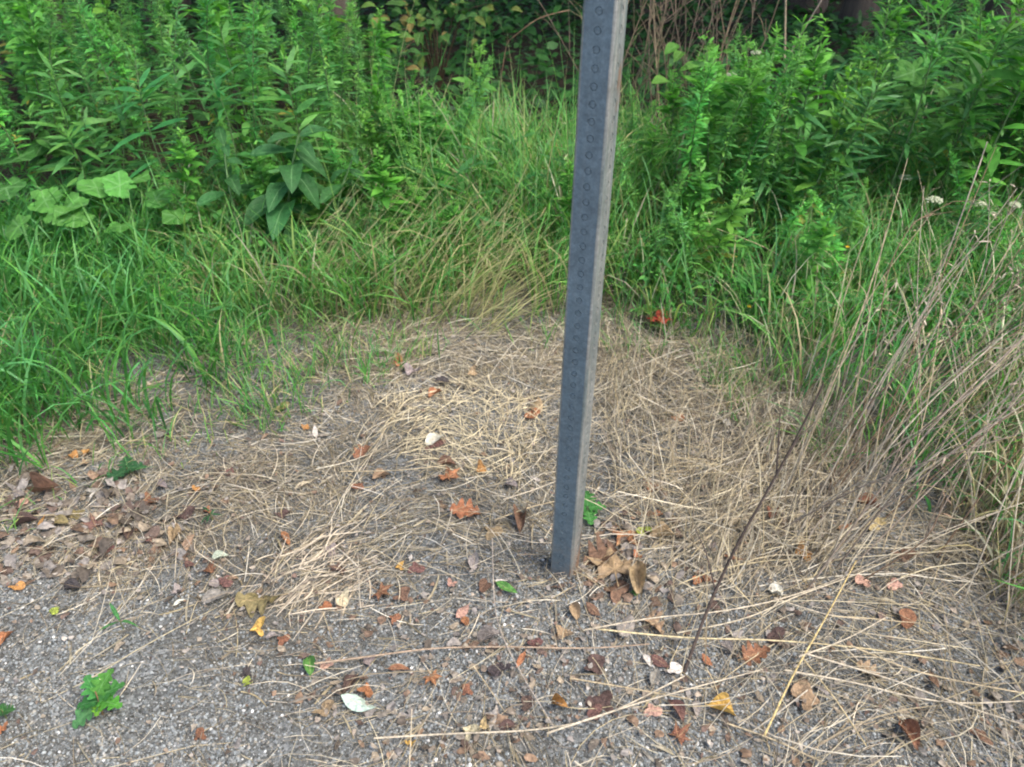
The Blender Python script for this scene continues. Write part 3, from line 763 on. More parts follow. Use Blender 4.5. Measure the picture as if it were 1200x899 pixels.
for k, (cu, be) in enumerate(((0.25, 0.12), (-0.35, 0.25), (0.7, -0.15))):
    FM['oval', k] = grid_leaf('oval_leaf', oval(0.25), 14, 0.25, cu * 1.6, be, 0.35, 0.028, 0.16, k, M_FALLEN)
    FM['slim', k] = grid_leaf('slim_leaf', oval(0.15), 12, 0.3, cu, be, 0.3, 0.012, 0.12, k + 5, M_FALLEN)
    FM['oak', k] = grid_leaf('oak_leaf', oakw, 26, 0.12, cu * 1.1, be, 0.4, 0.024, 0.16, k + 9, M_FALLEN)
    FM['maple', k] = polar_leaf('maple_leaf', maple_r, 60, (0, 0.95, -0.95, 1.95, -1.95), cu * 0.5, 0.035, 0.3, k, M_FALLEN)
    FM['frag', k] = polar_leaf('torn_leaf', frag_r(k), 22, (), 0.22 * (-1) ** k, 0.03, 0, k + 20, M_FALLEN)
    FM['crumple', k] = polar_leaf('crumpled_leaf', frag_r(k + 7), 22, (), 0.5, 0.09, 0, k + 30, M_FALLEN)
    FM['fold', k] = grid_leaf('folded_leaf', oval(0.24, 0.8), 14, 0.5, 2.2, 0.3 - 0.35 * k, 0.5, 0.03, 0.12, k + 40, M_FALLEN, 3)
CO = {k: lin(v) for k, v in dict(orange='AA6E45', brown='7D604A', rust='8F5F44', red='73504A', dred='5C4842', tan='A88E6C', cream='D2C6A2', white='D6D1C6', grey='928D86', mauve='9E938F',
      yellow='D9AE4C', gold='C28C45', green='5C9640', dgreen='3E7F4C', ygreen='A9B83C', pale='C6DCD2', dark='4A4344', pink='C69A86', olive='8C8050', straw='C9B07A', pgreen='AEBBA6').items()}
# (px, py, size px, shape, colour, label)
LEAVES = [
 (56, 578, 42, 'fold', 'brown', 'large curled tan-brown leaf standing against the grass edge at far left'),
 (87, 537, 15, 'crumple', 'gold', 'left one of the small orange-yellow leaves below the left grass'),
 (102, 534, 14, 'crumple', 'gold', 'right one of the small orange-yellow leaves below the left grass'),
 (100, 545, 12, 'frag', 'tan', 'pale tan chip touching the orange-yellow leaves below the left grass'),
 (192, 512, 25, 'oval', 'mauve', 'greyish pink leaf tucked under the lower tip of the left grass'),
 (27, 511, 20, 'oval', 'grey', 'dull grey leaf half hidden under the left grass at far left'),
 (8, 502, 20, 'frag', 'ygreen', 'yellow-green leaf in the left grass at the picture edge'),
 (24, 582, 24, 'oval', 'grey', 'pale grey leaf just left of the large curled brown leaf'),
 (28, 593, 18, 'frag', 'pink', 'pinkish tan leaf scrap below the pale grey leaf at far left'),
 (15, 600, 22, 'frag', 'dred', 'dark red leaf scrap at the far left under the grass'),
 (50, 614, 17, 'slim', 'gold', 'small bright orange slip of leaf below the large curled brown leaf'),
 (30, 616, 32, 'oval', 'dred', 'dark maroon brown leaf below the large curled brown leaf'),
 (74, 615, 28, 'oval', 'olive', 'dull grey-olive leaf right below the large curled brown leaf'),
 (91, 604, 20, 'frag', 'olive', 'olive brown scrap between the curled leaf and the rusty red leaf'),
 (113, 619, 26, 'maple', 'red', 'rusty red lobed leaf below the white chip at left'),
 (110, 583, 15, 'slim', 'white', 'small white chip of leaf right of the large curled leaf'),
 (115, 576, 22, 'oval', 'grey', 'grey leaf lying just behind the small white chip'),
 (191, 573, 21, 'oval', 'mauve', 'mauve grey leaf to the right of the dark green fallen leaf'),
 (176, 588, 22, 'frag', 'rust', 'orange-brown leaf below the mauve grey leaf at left'),
 (232, 577, 12, 'crumple', 'gold', 'tiny orange leaf alone on the straw right of the mauve leaf'),
 (152, 630, 28, 'oval', 'dred', 'dark red-brown leaf crossed by a pale stalk at left'),
 (179, 637, 19, 'maple', 'red', 'small brick red leaf at the tip of a pale stalk'),
 (126, 645, 20, 'frag', 'red', 'dull red scrap above the yellow straw at left'),
 (208, 632, 24, 'fold', 'tan', 'curled tan leaf between crossed straws at left'),
 (216, 607, 24, 'frag', 'dred', 'dark red-brown scrap above the curled tan leaf'),
 (151, 658, 16, 'slim', 'white', 'white bent chip below the dull red scraps'),
 (22, 691, 19, 'frag', 'gold', 'dull yellow leaf at the left edge above the bare gravel'),
 (85, 690, 30, 'oval', 'dark', 'dark brown flat leaf at the top of the bare gravel'),
 (64, 718, 15, 'frag', 'ygreen', 'small yellow-green scrap on the bare gravel'),
 (7, 753, 26, 'oval', 'orange', 'orange-brown leaf on gravel cut by the left picture edge'),
 (4, 858, 18, 'crumple', 'orange', 'orange scrap in the bottom left corner'),
 (222, 664, 20, 'oval', 'red', 'brick red leaf left of the orange-brown pair'),
 (211, 709, 18, 'slim', 'white', 'curled white sliver above the bare gravel'),
 (212, 695, 18, 'crumple', 'mauve', 'crumpled purple-grey scrap above the white sliver'),
 (236, 864, 18, 'frag', 'rust', 'rust brown scrap at the bottom edge right of the seedling'),
 (332, 480, 20, 'frag', 'olive', 'olive grey leaf at the right tip of the left grass'),
 (358, 504, 10, 'crumple', 'gold', 'tiny orange scrap touching the white leaf upper left'),
 (370, 511, 22, 'slim', 'white', 'white leaf lying on straw in the upper left of the patch'),
 (356, 571, 22, 'slim', 'cream', 'small cream leaf on the straw left of the middle'),
 (427, 532, 27, 'oak', 'rust', 'rust orange leaf on straw right of the white leaf'),
 (421, 571, 18, 'frag', 'rust', 'dark orange scrap at the end of a pale straw'),
 (446, 562, 25, 'oval', 'tan', 'light brown leaf left of the brown and orange pair'),
 (270, 559, 15, 'frag', 'red', 'small dull red scrap on straw left of the cream leaf'),
 (313, 567, 12, 'frag', 'dark', 'tiny dark scrap on straw left of the cream leaf'),
 (335, 633, 28, 'slim', 'orange', 'orange slim leaf above the pale straw tuft'),
 (329, 606, 18, 'frag', 'dred', 'dark red scrap above the orange slim leaf'),
 (243, 602, 12, 'crumple', 'orange', 'small orange bit beside the tiny green sprig'),
 (260, 656, 22, 'oval', 'pgreen', 'pale grey-green leaf above the orange-brown pair'),
 (247, 670, 22, 'oak', 'rust', 'orange-brown leaf below the pale grey-green leaf'),
 (263, 684, 22, 'frag', 'red', 'dull red leaf above the grey pointed leaf'),
 (253, 687, 16, 'frag', 'mauve', 'pinkish mauve scrap touching the dull red leaf'),
 (251, 704, 34, 'oval', 'grey', 'pale grey pointed leaf left of the yellow-brown oak leaf'),
 (309, 707, 56, 'oak', 'olive', 'long yellow-brown lobed oak leaf left of the straw tuft'),
 (304, 741, 23, 'crumple', 'yellow', 'bright yellow crumpled leaf below the yellow-brown oak leaf'),
 (319, 749, 18, 'oval', 'mauve', 'mauve leaf touching the bright yellow crumpled leaf'),
 (332, 753, 17, 'frag', 'rust', 'rust scrap right of the mauve leaf by the yellow one'),
 (364, 785, 30, 'oval', 'green', 'fresh green oval leaf lying alone on brown litter'),
 (290, 804, 15, 'frag', 'ygreen', 'small yellow-green leaf below a dark scrap'),
 (290, 791, 15, 'frag', 'dark', 'black scrap just behind the small yellow-green leaf'),
 (399, 671, 28, 'maple', 'dred', 'dark maroon leaf at the right of the pale straw tuft'),
 (390, 650, 17, 'crumple', 'mauve', 'pale lilac scrap behind the dark maroon leaf'),
 (401, 706, 23, 'crumple', 'cream', 'crumpled cream leaf below the dark maroon leaf'),
 (382, 714, 16, 'frag', 'orange', 'orange-red scrap left of the crumpled cream leaf'),
 (447, 697, 28, 'maple', 'rust', 'rusty red lobed leaf right of the crumpled cream leaf'),
 (424, 829, 46, 'oval', 'pale', 'large pale blue-green leaf near the bottom edge'),
 (428, 812, 20, 'crumple', 'orange', 'orange-red scrap resting at the top of the pale blue-green leaf'),
 (432, 780, 17, 'crumple', 'mauve', 'lilac scrap above the pale blue-green leaf'),
 (384, 779, 18, 'frag', 'pink', 'salmon pink scrap right of the fresh green oval leaf'),
 (412, 803, 30, 'oval', 'dred', 'purplish brown leaf behind the pale blue-green leaf'),
 (378, 836, 26, 'frag', 'tan', 'dusty tan scrap left of the pale blue-green leaf'),
 (466, 425, 26, 'oval', 'orange', 'orange leaf farthest back at the edge of the middle grass'),
 (487, 438, 22, 'crumple', 'mauve', 'greyish crumpled leaf right of the farthest orange leaf'),
 (519, 451, 24, 'oval', 'dark', 'dark grey leaf with a white bit behind it'),
 (515, 444, 12, 'frag', 'white', 'white bit behind the dark grey leaf'),
 (509, 465, 22, 'oval', 'orange', 'light orange leaf below the dark grey leaf'),
 (553, 438, 15, 'crumple', 'tan', 'tan scrap alone left of the post among back straw'),
 (628, 480, 32, 'oval', 'tan', 'pale tan leaf touching the left side of the post'),
 (624, 489, 22, 'frag', 'orange', 'orange scrap under the pale tan leaf by the post'),
 (511, 518, 33, 'oval', 'white', 'white leaf brightest in the middle of the straw'),
 (508, 523, 26, 'frag', 'red', 'red-brown scrap under the brightest white leaf'),
 (522, 547, 26, 'oval', 'brown', 'dark brown leaf leaning on the orange leaf in mid patch'),
 (526, 562, 34, 'maple', 'orange', 'orange pointed leaf under the dark brown one in mid patch'),
 (563, 553, 18, 'crumple', 'gold', 'small glossy orange leaf right of the brown and orange pair'),
 (600, 572, 22, 'oval', 'mauve', 'grey leaf on the straw left of the lower post'),
 (549, 604, 40, 'oak', 'orange', 'large orange-brown lobed leaf left of the post'),
 (577, 627, 24, 'frag', 'tan', 'tan scrap below right of the large orange-brown lobed leaf'),
 (612, 612, 36, 'fold', 'brown', 'curled brown leaf in straw close left of the post'),
 (468, 667, 14, 'crumple', 'yellow', 'small yellow bit left of a red leaf on straw'),
 (487, 669, 20, 'frag', 'red', 'small red leaf right of a yellow bit'),
 (531, 687, 12, 'crumple', 'pink', 'tiny pink bit on gravel left of the green and white leaves'),
 (592, 692, 36, 'slim', 'green', 'fresh green leaf with yellow tip on gravel left of the post foot'),
 (587, 684, 18, 'slim', 'white', 'white leaf just behind the fresh green leaf near the post foot'),
 (568, 690, 22, 'frag', 'brown', 'brown scrap left of the fresh green leaf near the post foot'),
 (556, 660, 28, 'oval', 'grey', 'grey leaf on straw above the green and white leaves'),
 (543, 719, 24, 'oval', 'pink', 'two-toned peach leaf alone on open gravel'),
 (546, 731, 14, 'frag', 'orange', 'orange bit touching the two-toned peach leaf'),
 (470, 702, 22, 'frag', 'brown', 'brown leaf right of the rusty red lobed leaf'),
 (463, 728, 16, 'frag', 'rust', 'rust bit on gravel below the brown leaf left of middle'),
 (674, 721, 28, 'oval', 'tan', 'tan leaf standing on gravel below the post foot'),
 (662, 744, 22, 'crumple', 'tan', 'curled tan scrap below the tan leaf under the post'),
 (696, 719, 24, 'oval', 'brown', 'light brown leaf right of the tan leaf under the post'),
 (627, 757, 20, 'frag', 'red', 'dull red leaf on gravel below the post foot'),
 (611, 775, 26, 'slim', 'orange', 'narrow orange leaf pointing at the viewer below the red one'),
 (575, 750, 34, 'fold', 'grey', 'grey leaf folded on the thin brown stem in open gravel'),
 (467, 787, 30, 'slim', 'rust', 'long orange-brown leaf below the thin brown stem'),
 (506, 797, 24, 'maple', 'orange', 'orange lobed leaf below the thin brown stem'),
 (548, 812, 16, 'frag', 'rust', 'small rust scrap in the gravel near the bottom middle'),
 (656, 828, 27, 'fold', 'gold', 'yellow-orange curled leaf near the bottom middle'),
 (595, 855, 28, 'oval', 'dred', 'dark red leaf beside the pale lilac leaf at the bottom'),
 (583, 845, 34, 'maple', 'mauve', 'pale lilac leaf at the bottom middle'),
 (550, 862, 22, 'crumple', 'cream', 'cream crumpled leaf left of the pale lilac leaf'),
 (566, 853, 18, 'crumple', 'straw', 'beige scrap between the cream and the pale lilac leaves'),
 (482, 874, 13, 'crumple', 'yellow', 'tiny yellow bit at the bottom edge'),
 (618, 828, 22, 'frag', 'dred', 'dark red scrap left of the yellow-orange curled leaf'),
 (588, 787, 26, 'frag', 'dark', 'dark purple-brown scrap in gravel below the post'),
 (732, 629, 42, 'maple', 'orange', 'bright orange leaf in the cluster right of the post foot'),
 (754, 626, 20, 'frag', 'ygreen', 'yellow-green and orange scrap in the cluster right of the post'),
 (778, 632, 32, 'fold', 'tan', 'curled cream-tan leaf in the cluster right of the post'),
 (738, 642, 26, 'frag', 'mauve', 'mauve pink leaf below the bright orange leaf'),
 (748, 655, 13, 'crumple', 'orange', 'tiny red-orange bit below the orange cluster'),
 (765, 627, 18, 'frag', 'dred', 'dark red scrap in the orange cluster right of the post'),
 (719, 669, 66, 'maple', 'tan', 'large tan maple leaf at the right of the post foot'),
 (708, 657, 50, 'oak', 'brown', 'brown leaf behind the large tan maple leaf'),
 (746, 686, 46, 'fold', 'tan', 'rolled tan leaf below the large maple leaf'),
 (722, 696, 34, 'frag', 'brown', 'brown torn leaf under the rolled tan leaf'),
 (743, 697, 12, 'crumple', 'green', 'small green bit under the rolled tan leaf'),
 (768, 575, 20, 'frag', 'rust', 'orange scrap in standing straw right of the post'),
 (770, 603, 14, 'frag', 'orange', 'small light orange bit above the orange cluster'),
 (794, 493, 17, 'frag', 'orange', 'small orange leaf in back straw right of the post'),
 (852, 500, 14, 'frag', 'white', 'tiny pale leaf in the back straw far right of the post'),
 (835, 642, 22, 'slim', 'mauve', 'pale curled leaf on gravel right of the orange cluster'),
 (816, 684, 16, 'frag', 'orange', 'left of two round orange leaves right of the maple leaf'),
 (832, 683, 16, 'frag', 'rust', 'right of two round orange leaves beside the dark twig'),
 (862, 658, 26, 'slim', 'rust', 'rusty upright leaf just right of the dark twig'),
 (843, 709, 17, 'oval', 'mauve', 'lilac leaf just right of the dark twig'),
 (839, 718, 18, 'frag', 'dred', 'dark red leaf under the lilac leaf by the dark twig'),
 (733, 736, 44, 'oval', 'mauve', 'pale pinkish leaf below the rolled tan leaf'),
 (765, 735, 30, 'oak', 'tan', 'tan lobed leaf touching the pale pinkish leaf'),
 (757, 776, 17, 'oval', 'white', 'left of two white leaves below the long pale stalks'),
 (772, 778, 28, 'oval', 'red', 'brick brown leaf between two white leaves'),
 (790, 788, 22, 'frag', 'white', 'white leaf at the foot of the dark twig'),
 (766, 798, 24, 'oval', 'grey', 'grey leaf below the two white leaves'),
 (829, 778, 19, 'oval', 'orange', 'orange leaf right of the foot of the dark twig'),
 (850, 763, 24, 'oval', 'mauve', 'pale leaf under the yellow straight stalk'),
 (882, 771, 38, 'oak', 'rust', 'orange-red leaf under the yellow straight stalk'),
 (706, 825, 38, 'frag', 'dred', 'large dark red-brown leaf at the bottom right of middle'),
 (697, 838, 22, 'frag', 'red', 'maroon scrap under the large dark red-brown leaf'),
 (694, 785, 30, 'frag', 'dred', 'dull purple-brown leaf above the lower pale stalk'),
 (763, 836, 22, 'frag', 'pink', 'pinkish tan scrap between the lower pale stalks'),
 (793, 838, 32, 'oval', 'red', 'red-brown leaf left of the yellow curled leaf'),
 (815, 832, 22, 'oval', 'mauve', 'lilac grey leaf touching the yellow curled leaf'),
 (843, 835, 36, 'fold', 'yellow', 'pale yellow curled leaf at the bottom right of middle'),
 (795, 866, 30, 'maple', 'rust', 'rust leaf cut by the bottom edge'),
 (938, 651, 24, 'crumple', 'gold', 'yellow-orange leaf under the leaning dry stalks'),
 (908, 697, 25, 'crumple', 'white', 'whitish crumpled leaf under the leaning dry stalks'),
 (909, 749, 27, 'frag', 'dred', 'maroon leaf right of the orange-red leaf'),
 (943, 825, 38, 'frag', 'tan', 'tan round leaf below the crossing straws at right'),
 (1092, 800, 32, 'slim', 'brown', 'brown leaf lying among the straws at lower right'),
 (1062, 862, 44, 'oval', 'rust', 'dark red leaf with orange rim at the bottom right'),
 (1012, 687, 20, 'frag', 'pink', 'left of two pinkish leaves at right'),
 (1047, 686, 20, 'frag', 'pink', 'right of two pinkish leaves at right'),
 (1062, 729, 28, 'frag', 'rust', 'rusty leaf on gravel at right'),
 (1019, 792, 32, 'oak', 'tan', 'tan lobed leaf under the straw bundle at lower right'),
 (1148, 864, 26, 'frag', 'brown', 'brown leaf in the bottom right corner'),
 (1015, 594, 34, 'oval', 'rust', 'orange-brown leaf tilted among dry stalks at right'),
 (1023, 616, 30, 'oak', 'straw', 'pale straw-coloured leaf below the tilted orange-brown one'),
 (988, 621, 24, 'slim', 'orange', 'orange-red leaf left of the pale straw-coloured leaf'),
 (904, 606, 27, 'oval', 'rust', 'orange leaf beside the upper dark twig'),
 (1055, 653, 26, 'frag', 'brown', 'brown leaf behind the two long pale stalks'),
]
lr = random.Random(5)
for k, (px, py, s, shape, colk, label) in enumerate(LEAVES):
    p = g(px, py)
    size = s * depth(p) / FPX * {'frag': 0.98, 'crumple': 0.95, 'maple': 1.05}.get(shape, 1.0) * 0.94
    o = link_mesh('fallen_leaf', FM[shape, k % 3])
    tag(o, label, 'leaf', 'fallen leaves')
    tilt = lr.uniform(-0.22, 0.22), lr.uniform(-0.22, 0.22)
    if shape in ('fold', 'crumple'): tilt = lr.uniform(-0.4, 0.4), lr.uniform(-0.4, 0.4)
    rz = lr.uniform(0, 6.28)
    if colk == 'pale': rz = 1.45
    if label.startswith('long yellow-brown'): rz = 1.7
    Mx = Matrix.Translation((p[0], p[1], p[2] + 0.007 + 0.06 * size)) @ Euler((tilt[0], tilt[1], rz)).to_matrix().to_4x4() @ Matrix.Scale(size, 4) @ Matrix.Translation((0, -0.42, 0))
    o.matrix_basis = Mx
    c = CO[colk]; gm = sum(c) / 3; c = tuple(0.85 * v + 0.15 * gm for v in c); j = lr.uniform(0.78, 1.05)
    o.color = (c[0] * j, c[1] * j * lr.uniform(0.95, 1.05), c[2] * j, 1)

# ------------------------------------------------------------------ leaves held by plants
def put_leaf(parent, me, base, direc, length, wide=1.0, up=(0, 0, 1), col=(0.05, 0.16, 0.05), name='leaf', roll=0.0):
    ro = parent.location
    y = Vector(direc).normalized(); u = Vector(up)
    x = y.cross(u)
    if x.length < 1e-3: x = y.cross(Vector((1, 0.2, 0)))
    x.normalize(); z = x.cross(y)
    Rm = Matrix((x, y, z)).transposed()
    if roll: Rm = Rm @ Matrix.Rotation(roll, 3, 'Y')
    S = Matrix.Diagonal((length * wide, length, length))
    o = link_mesh(name, me, None, parent)
    o.matrix_basis = Matrix.Translation(Vector(base) - ro) @ (Rm @ S).to_4x4()
    o.color = (*col, 1)
    return o
def stem_obj(parent, path, r0, r1, col, mat=None, name='stem', sides=6):
    P = np.array(path) - np.array(parent.location)
    # resample smoothly
    t = np.linspace(0, 1, len(P)); tt = np.linspace(0, 1, max(8, len(P) * 3))
    if len(P) > 2:
        Q = np.stack([np.interp(tt, t, P[:, k]) for k in range(3)], -1)
        for _ in range(3): Q[1:-1] = 0.25 * Q[:-2] + 0.5 * Q[1:-1] + 0.25 * Q[2:]
    else: Q = np.stack([np.interp(tt, t, P[:, k]) for k in range(3)], -1)
    V, F = tube(Q, np.linspace(r0, r1, len(Q)), sides)
    me = mesh_np(name, V, F, np.repeat(np.array(col, float)[None], len(V), 0))
    return link_mesh(name, me, mat or M_STEM, parent)
GL = dict(
  milk=[grid_leaf('milkweed_leaf', oval(0.21, 0.95), 12, 0.18, 0.2, b, 0.25, 0.01, 0, k, M_GREENLEAF) for k, b in enumerate((-0.35, -0.6, -0.15))],
  grape=[polar_leaf('broad_leaf', grape_r, 44, (0, 1.0, -1.0, 2.0, -2.0), c, 0.012, 0, k, M_GREENLEAF, 0.25) for k, c in enumerate((-0.12, 0.1, -0.05))],
  ovate=[grid_leaf('ovate_leaf', oval(0.32, 0.75), 9, 0.15, 0.2, b, 0.1, 0.006, 0, k, M_GREENLEAF) for k, b in enumerate((-0.3, -0.1, -0.5))],
  lobed=[polar_leaf('lobed_leaf', lobed_r, 50, (0, 0.95, -0.95, 1.95, -1.95), c, 0.015, 0, k, M_GREENLEAF, 0.25) for k, c in enumerate((-0.15, 0.1))],
  willow=[grid_leaf('willow_leaf', oval(0.075, 0.9), 7, 0.4, 0, b, 0.3, 0.004, 0, k, M_GREENLEAF, 1) for k, b in enumerate((-0.5, -0.9, -0.2))],
  oak=[grid_leaf('oak_green', oakw, 24, 0.1, 0.1, b, 0.1, 0.006, 0, k, M_GREENLEAF) for k, b in enumerate((-0.3, -0.1))])
pr = random.Random(3)
def jc(c, j=0.15):
    k = pr.uniform(1 - j, 1 + j); return tuple(v * k * pr.uniform(0.95, 1.05) for v in c)

# milkweed clump
def milkweed(base, tip, n_pairs, L, label, droop):
    b = np.array(base); t = np.array(tip)
    root = empty('milkweed', tuple(b), label, 'plant', 'milkweed stems')
    mid = (b + t) / 2 + np.array([-0.03, 0, 0.05])
    stem_obj(root, [b - [0, 0, 0.02], mid, t], 0.006, 0.003, (0.10, 0.19, 0.07))
    for k in range(n_pairs):
        f = 0.32 + 0.68 * k / (n_pairs - 1)
        p = (1 - f) ** 2 * b + 2 * f * (1 - f) * mid + f * f * t
        az = pr.uniform(-0.7, 0.7) + (PI / 2 if k % 2 else 0)
        for s in (0, 1):
            q = az + s * PI
            el = pr.uniform(-0.75, 0.15) + droop * (1 - f) + (0.6 if k == n_pairs - 1 else 0)
            d = (math.cos(q) * math.cos(el), math.sin(q) * math.cos(el), math.sin(el))
            put_leaf(root, pr.choice(GL['milk']), p, d, L * pr.uniform(0.75, 1.1) * (0.7 + 0.5 * math.sin(PI * min(1, f * 0.95))), 1.0, (0, -0.25, 1), jc((0.036, 0.13, 0.038)))
    return root
milkweed(g(345, 322), pt(350, 158, 2.75), 11, 0.165, 'milkweed with broad dark blue-green leaves standing at the left grass edge', -0.2)
milkweed(g(300, 318), pt(262, 170, 2.85), 6, 0.115, 'shorter milkweed stem leaning left of the broad-leaved one', -0.25)
milkweed(g(395, 318), pt(415, 182, 2.82), 6, 0.115, 'slender milkweed stem right of the broad-leaved one', -0.25)

# broad scalloped leaves on stalks, low at the left
def broad_plant(spots, label, key='grape', name='broad_leaved_plant', group='broad-leaved plants', col=(0.085, 0.25, 0.05)):
    c = np.mean([g(px, min(py + 80, 360)) for px, py, s, D in spots], 0)
    root = empty(name, tuple(c), label, 'plant', group)
    for px, py, s, D in spots:
        p = pt(px, py, D); L = 0.88 * s * depth(p) / FPX
        root_pt = c + np.array([pr.uniform(-0.05, 0.05), pr.uniform(-0.04, 0.04), 0])
        mid = (root_pt + p) / 2 + np.array([0, 0, 0.05])
        stem_obj(root, [root_pt - [0, 0, 0.01], mid, p], 0.0025, 0.0015, (0.12, 0.22, 0.08), name='leaf_stalk', sides=4)
        d = (pr.uniform(-1, 1), pr.uniform(-1.0, 0.2), pr.uniform(-0.25, 0.1))
        put_leaf(root, pr.choice(GL[key]), p, d, L, 1.0, (pr.uniform(-0.2, 0.2), -0.45, 1), jc(col, 0.2))
    return root
broad_plant([(75, 240, 62, 2.72), (42, 236, 48, 2.75), (98, 250, 52, 2.66), (122, 216, 48, 2.85), (30, 262, 44, 2.6)], 'broad scalloped bright green leaves low at far left')
broad_plant([(150, 222, 42, 2.8), (174, 233, 38, 2.75), (142, 262, 40, 2.62), (215, 250, 40, 2.7), (165, 205, 36, 2.9)], 'broad scalloped bright green leaves between far left and milkweed')
broad_plant([(5, 215, 52, 2.8), (25, 180, 58, 3.0), (52, 182, 44, 3.05), (60, 158, 56, 3.15), (10, 160, 50, 3.1), (95, 150, 40, 3.2), (35, 150, 44, 3.2)], 'broad dull green leaves at the left edge above the scalloped ones', col=(0.05, 0.16, 0.035))
broad_plant([(1082, 78, 50, 3.0), (1060, 100, 46, 2.98), (1105, 100, 44, 3.05), (1080, 125, 42, 2.98), (1110, 140, 40, 3.0), (1092, 160, 40, 2.95)], 'plant with pale lobed maple-like leaves in the right thicket', 'lobed', 'lobed_leaved_plant', 'lobed plants', (0.075, 0.215, 0.04))
broad_plant([(795, 52, 26, 3.7), (808, 72, 26, 3.6), (826, 55, 24, 3.7), (835, 85, 30, 3.5), (820, 78, 26, 3.55), (785, 95, 32, 3.5), (800, 60, 24, 3.75), (845, 60, 22, 3.6)], 'pale heart-leaved plant just right of the post near the top', 'ovate', 'heart_leaved_plant', 'ovate plants', (0.10, 0.25, 0.045))
# yellowing shrub at the wood edge
def shrub(spots, label, cols, base, s0):
    root = empty('leafy_shrub', tuple(base), label, 'shrub')
    for px, py, D in spots:
        p = pt(px, py, D)
        stem_obj(root, [base, base * 0.5 + p * 0.5 + np.array([0, 0.1, 0.2]), p], 0.007, 0.002, (0.10, 0.07, 0.045), M_WOOD, 'branch', 5)
        for _ in range(9):
            q = p + np.array([pr.uniform(-0.16, 0.16), pr.uniform(-0.15, 0.15), pr.uniform(-0.1, 0.1)])
            d = (pr.uniform(-1, 1), pr.uniform(-1, 0.5), pr.uniform(-0.6, 0.2))
            put_leaf(root, pr.choice(GL['ovate']), q, d, s0 * pr.uniform(0.7, 1.25), 1, (0, -0.4, 1), jc(pr.choice(cols)))
b0 = np.array([-0.45, 5.0, 0.05])
shrub([(470, 18, 4.4), (500, 12, 4.5), (525, 25, 4.5), (548, 10, 4.6), (490, 38, 4.4), (570, 5, 4.6), (455, 40, 4.3), (510, 0, 4.7), (470, 62, 4.2)],
      'shrub with yellowing oval leaves hanging at the dark wood edge', [(0.10, 0.20, 0.04), (0.15, 0.20, 0.045), (0.06, 0.16, 0.04), (0.22, 0.18, 0.06), (0.05, 0.13, 0.03), (0.06, 0.15, 0.03)], b0, 0.068)

# oak seedling on the gravel, bottom left
b0 = g(120, 838)
root = empty('oak_seedling', tuple(b0), 'small bright green oak seedling on bare gravel at bottom left', 'seedling')
stem_obj(root, [b0 - [0, 0, 0.01], b0 + [0.003, 0.004, 0.035], b0 + [0.0, 0.01, 0.06]], 0.002, 0.0012, (0.16, 0.10, 0.05), name='stem')
for k, (px, py, L, az, el, c) in enumerate([(118, 812, 0.072, 1.2, 0.5, (0.085, 0.26, 0.045)), (118, 812, 0.075, 0.35, 0.3, (0.06, 0.21, 0.05)), (118, 812, 0.07, 2.3, 0.55, (0.06, 0.24, 0.06)),
        (118, 818, 0.066, -0.2, -0.15, (0.08, 0.28, 0.04)), (118, 820, 0.06, 3.3, -0.1, (0.05, 0.2, 0.05)), (116, 826, 0.085, 3.85, -0.38, (0.09, 0.25, 0.09)), (118, 812, 0.04, 4.9, 0.2, (0.14, 0.34, 0.035)), (118, 812, 0.05, 1.8, 0.5, (0.075, 0.25, 0.05))]):
    put_leaf(root, GL['oak'][k % 2], b0 + np.array([0, 0.008, 0.05 - 0.004 * k]), (math.cos(az) * math.cos(el), math.sin(az) * math.cos(el), math.sin(el)), L * 0.72, 1.05, (0, 0, 1), c)
# dark green oak leaf and other small sprigs
def sprig(px, py, label, name, key, cols, n, L, h=0.03, cat='plant'):
    b = g(px, py); root = empty(name, tuple(b), label, cat)
    stem_obj(root, [b - [0, 0, 0.005], b + [0, 0, h]], 0.0015, 0.001, (0.14, 0.16, 0.06))
    for k in range(n):
        az = 2 * PI * k / n + pr.uniform(-0.4, 0.4); el = pr.uniform(-0.1, 0.45)
        put_leaf(root, pr.choice(GL[key]), b + np.array([0, 0, h * pr.uniform(0.6, 1)]), (math.cos(az) * math.cos(el), math.sin(az) * math.cos(el), math.sin(el)), L * pr.uniform(0.75, 1.1), 1.1, (0, 0, 1), jc(cols[k % len(cols)]))
sprig(152, 558, 'small plant with dark green lobed leaves below the left grass', 'oak_seedling', 'oak', [(0.035, 0.11, 0.045)], 3, 0.058)
sprig(688, 604, 'small green sprig directly behind the post foot', 'oak_seedling', 'oak', [(0.06, 0.22, 0.05)], 4, 0.05)
sprig(249, 610, 'tiny dark green sprig on the gravel below the cream leaf', 'sprig', 'willow', [(0.03, 0.10, 0.04)], 5, 0.035)
sprig(772, 388, 'red-leaved creeper seedling at the grass edge right of the post', 'creeper_seedling', 'ovate', [(0.42, 0.06, 0.045), (0.5, 0.10, 0.06), (0.42, 0.07, 0.05)], 5, 0.055, 0.05)
sprig(755, 380, 'round-leaved green seedling left of the red-leaved creeper', 'seedling', 'ovate', [(0.12, 0.28, 0.05), (0.09, 0.17, 0.05)], 5, 0.05, 0.05)
sprig(788, 378, 'green seedling behind the red-leaved creeper', 'seedling', 'ovate', [(0.05, 0.2, 0.05)], 4, 0.045, 0.05)
sprig(145, 738, 'single thin green shoot lying on bare gravel', 'sprig', 'willow', [(0.06, 0.2, 0.06)], 3, 0.05)
sprig(8, 842, 'small green sprig in the bottom left corner', 'seedling', 'oak', [(0.05, 0.16, 0.04)], 3, 0.028)

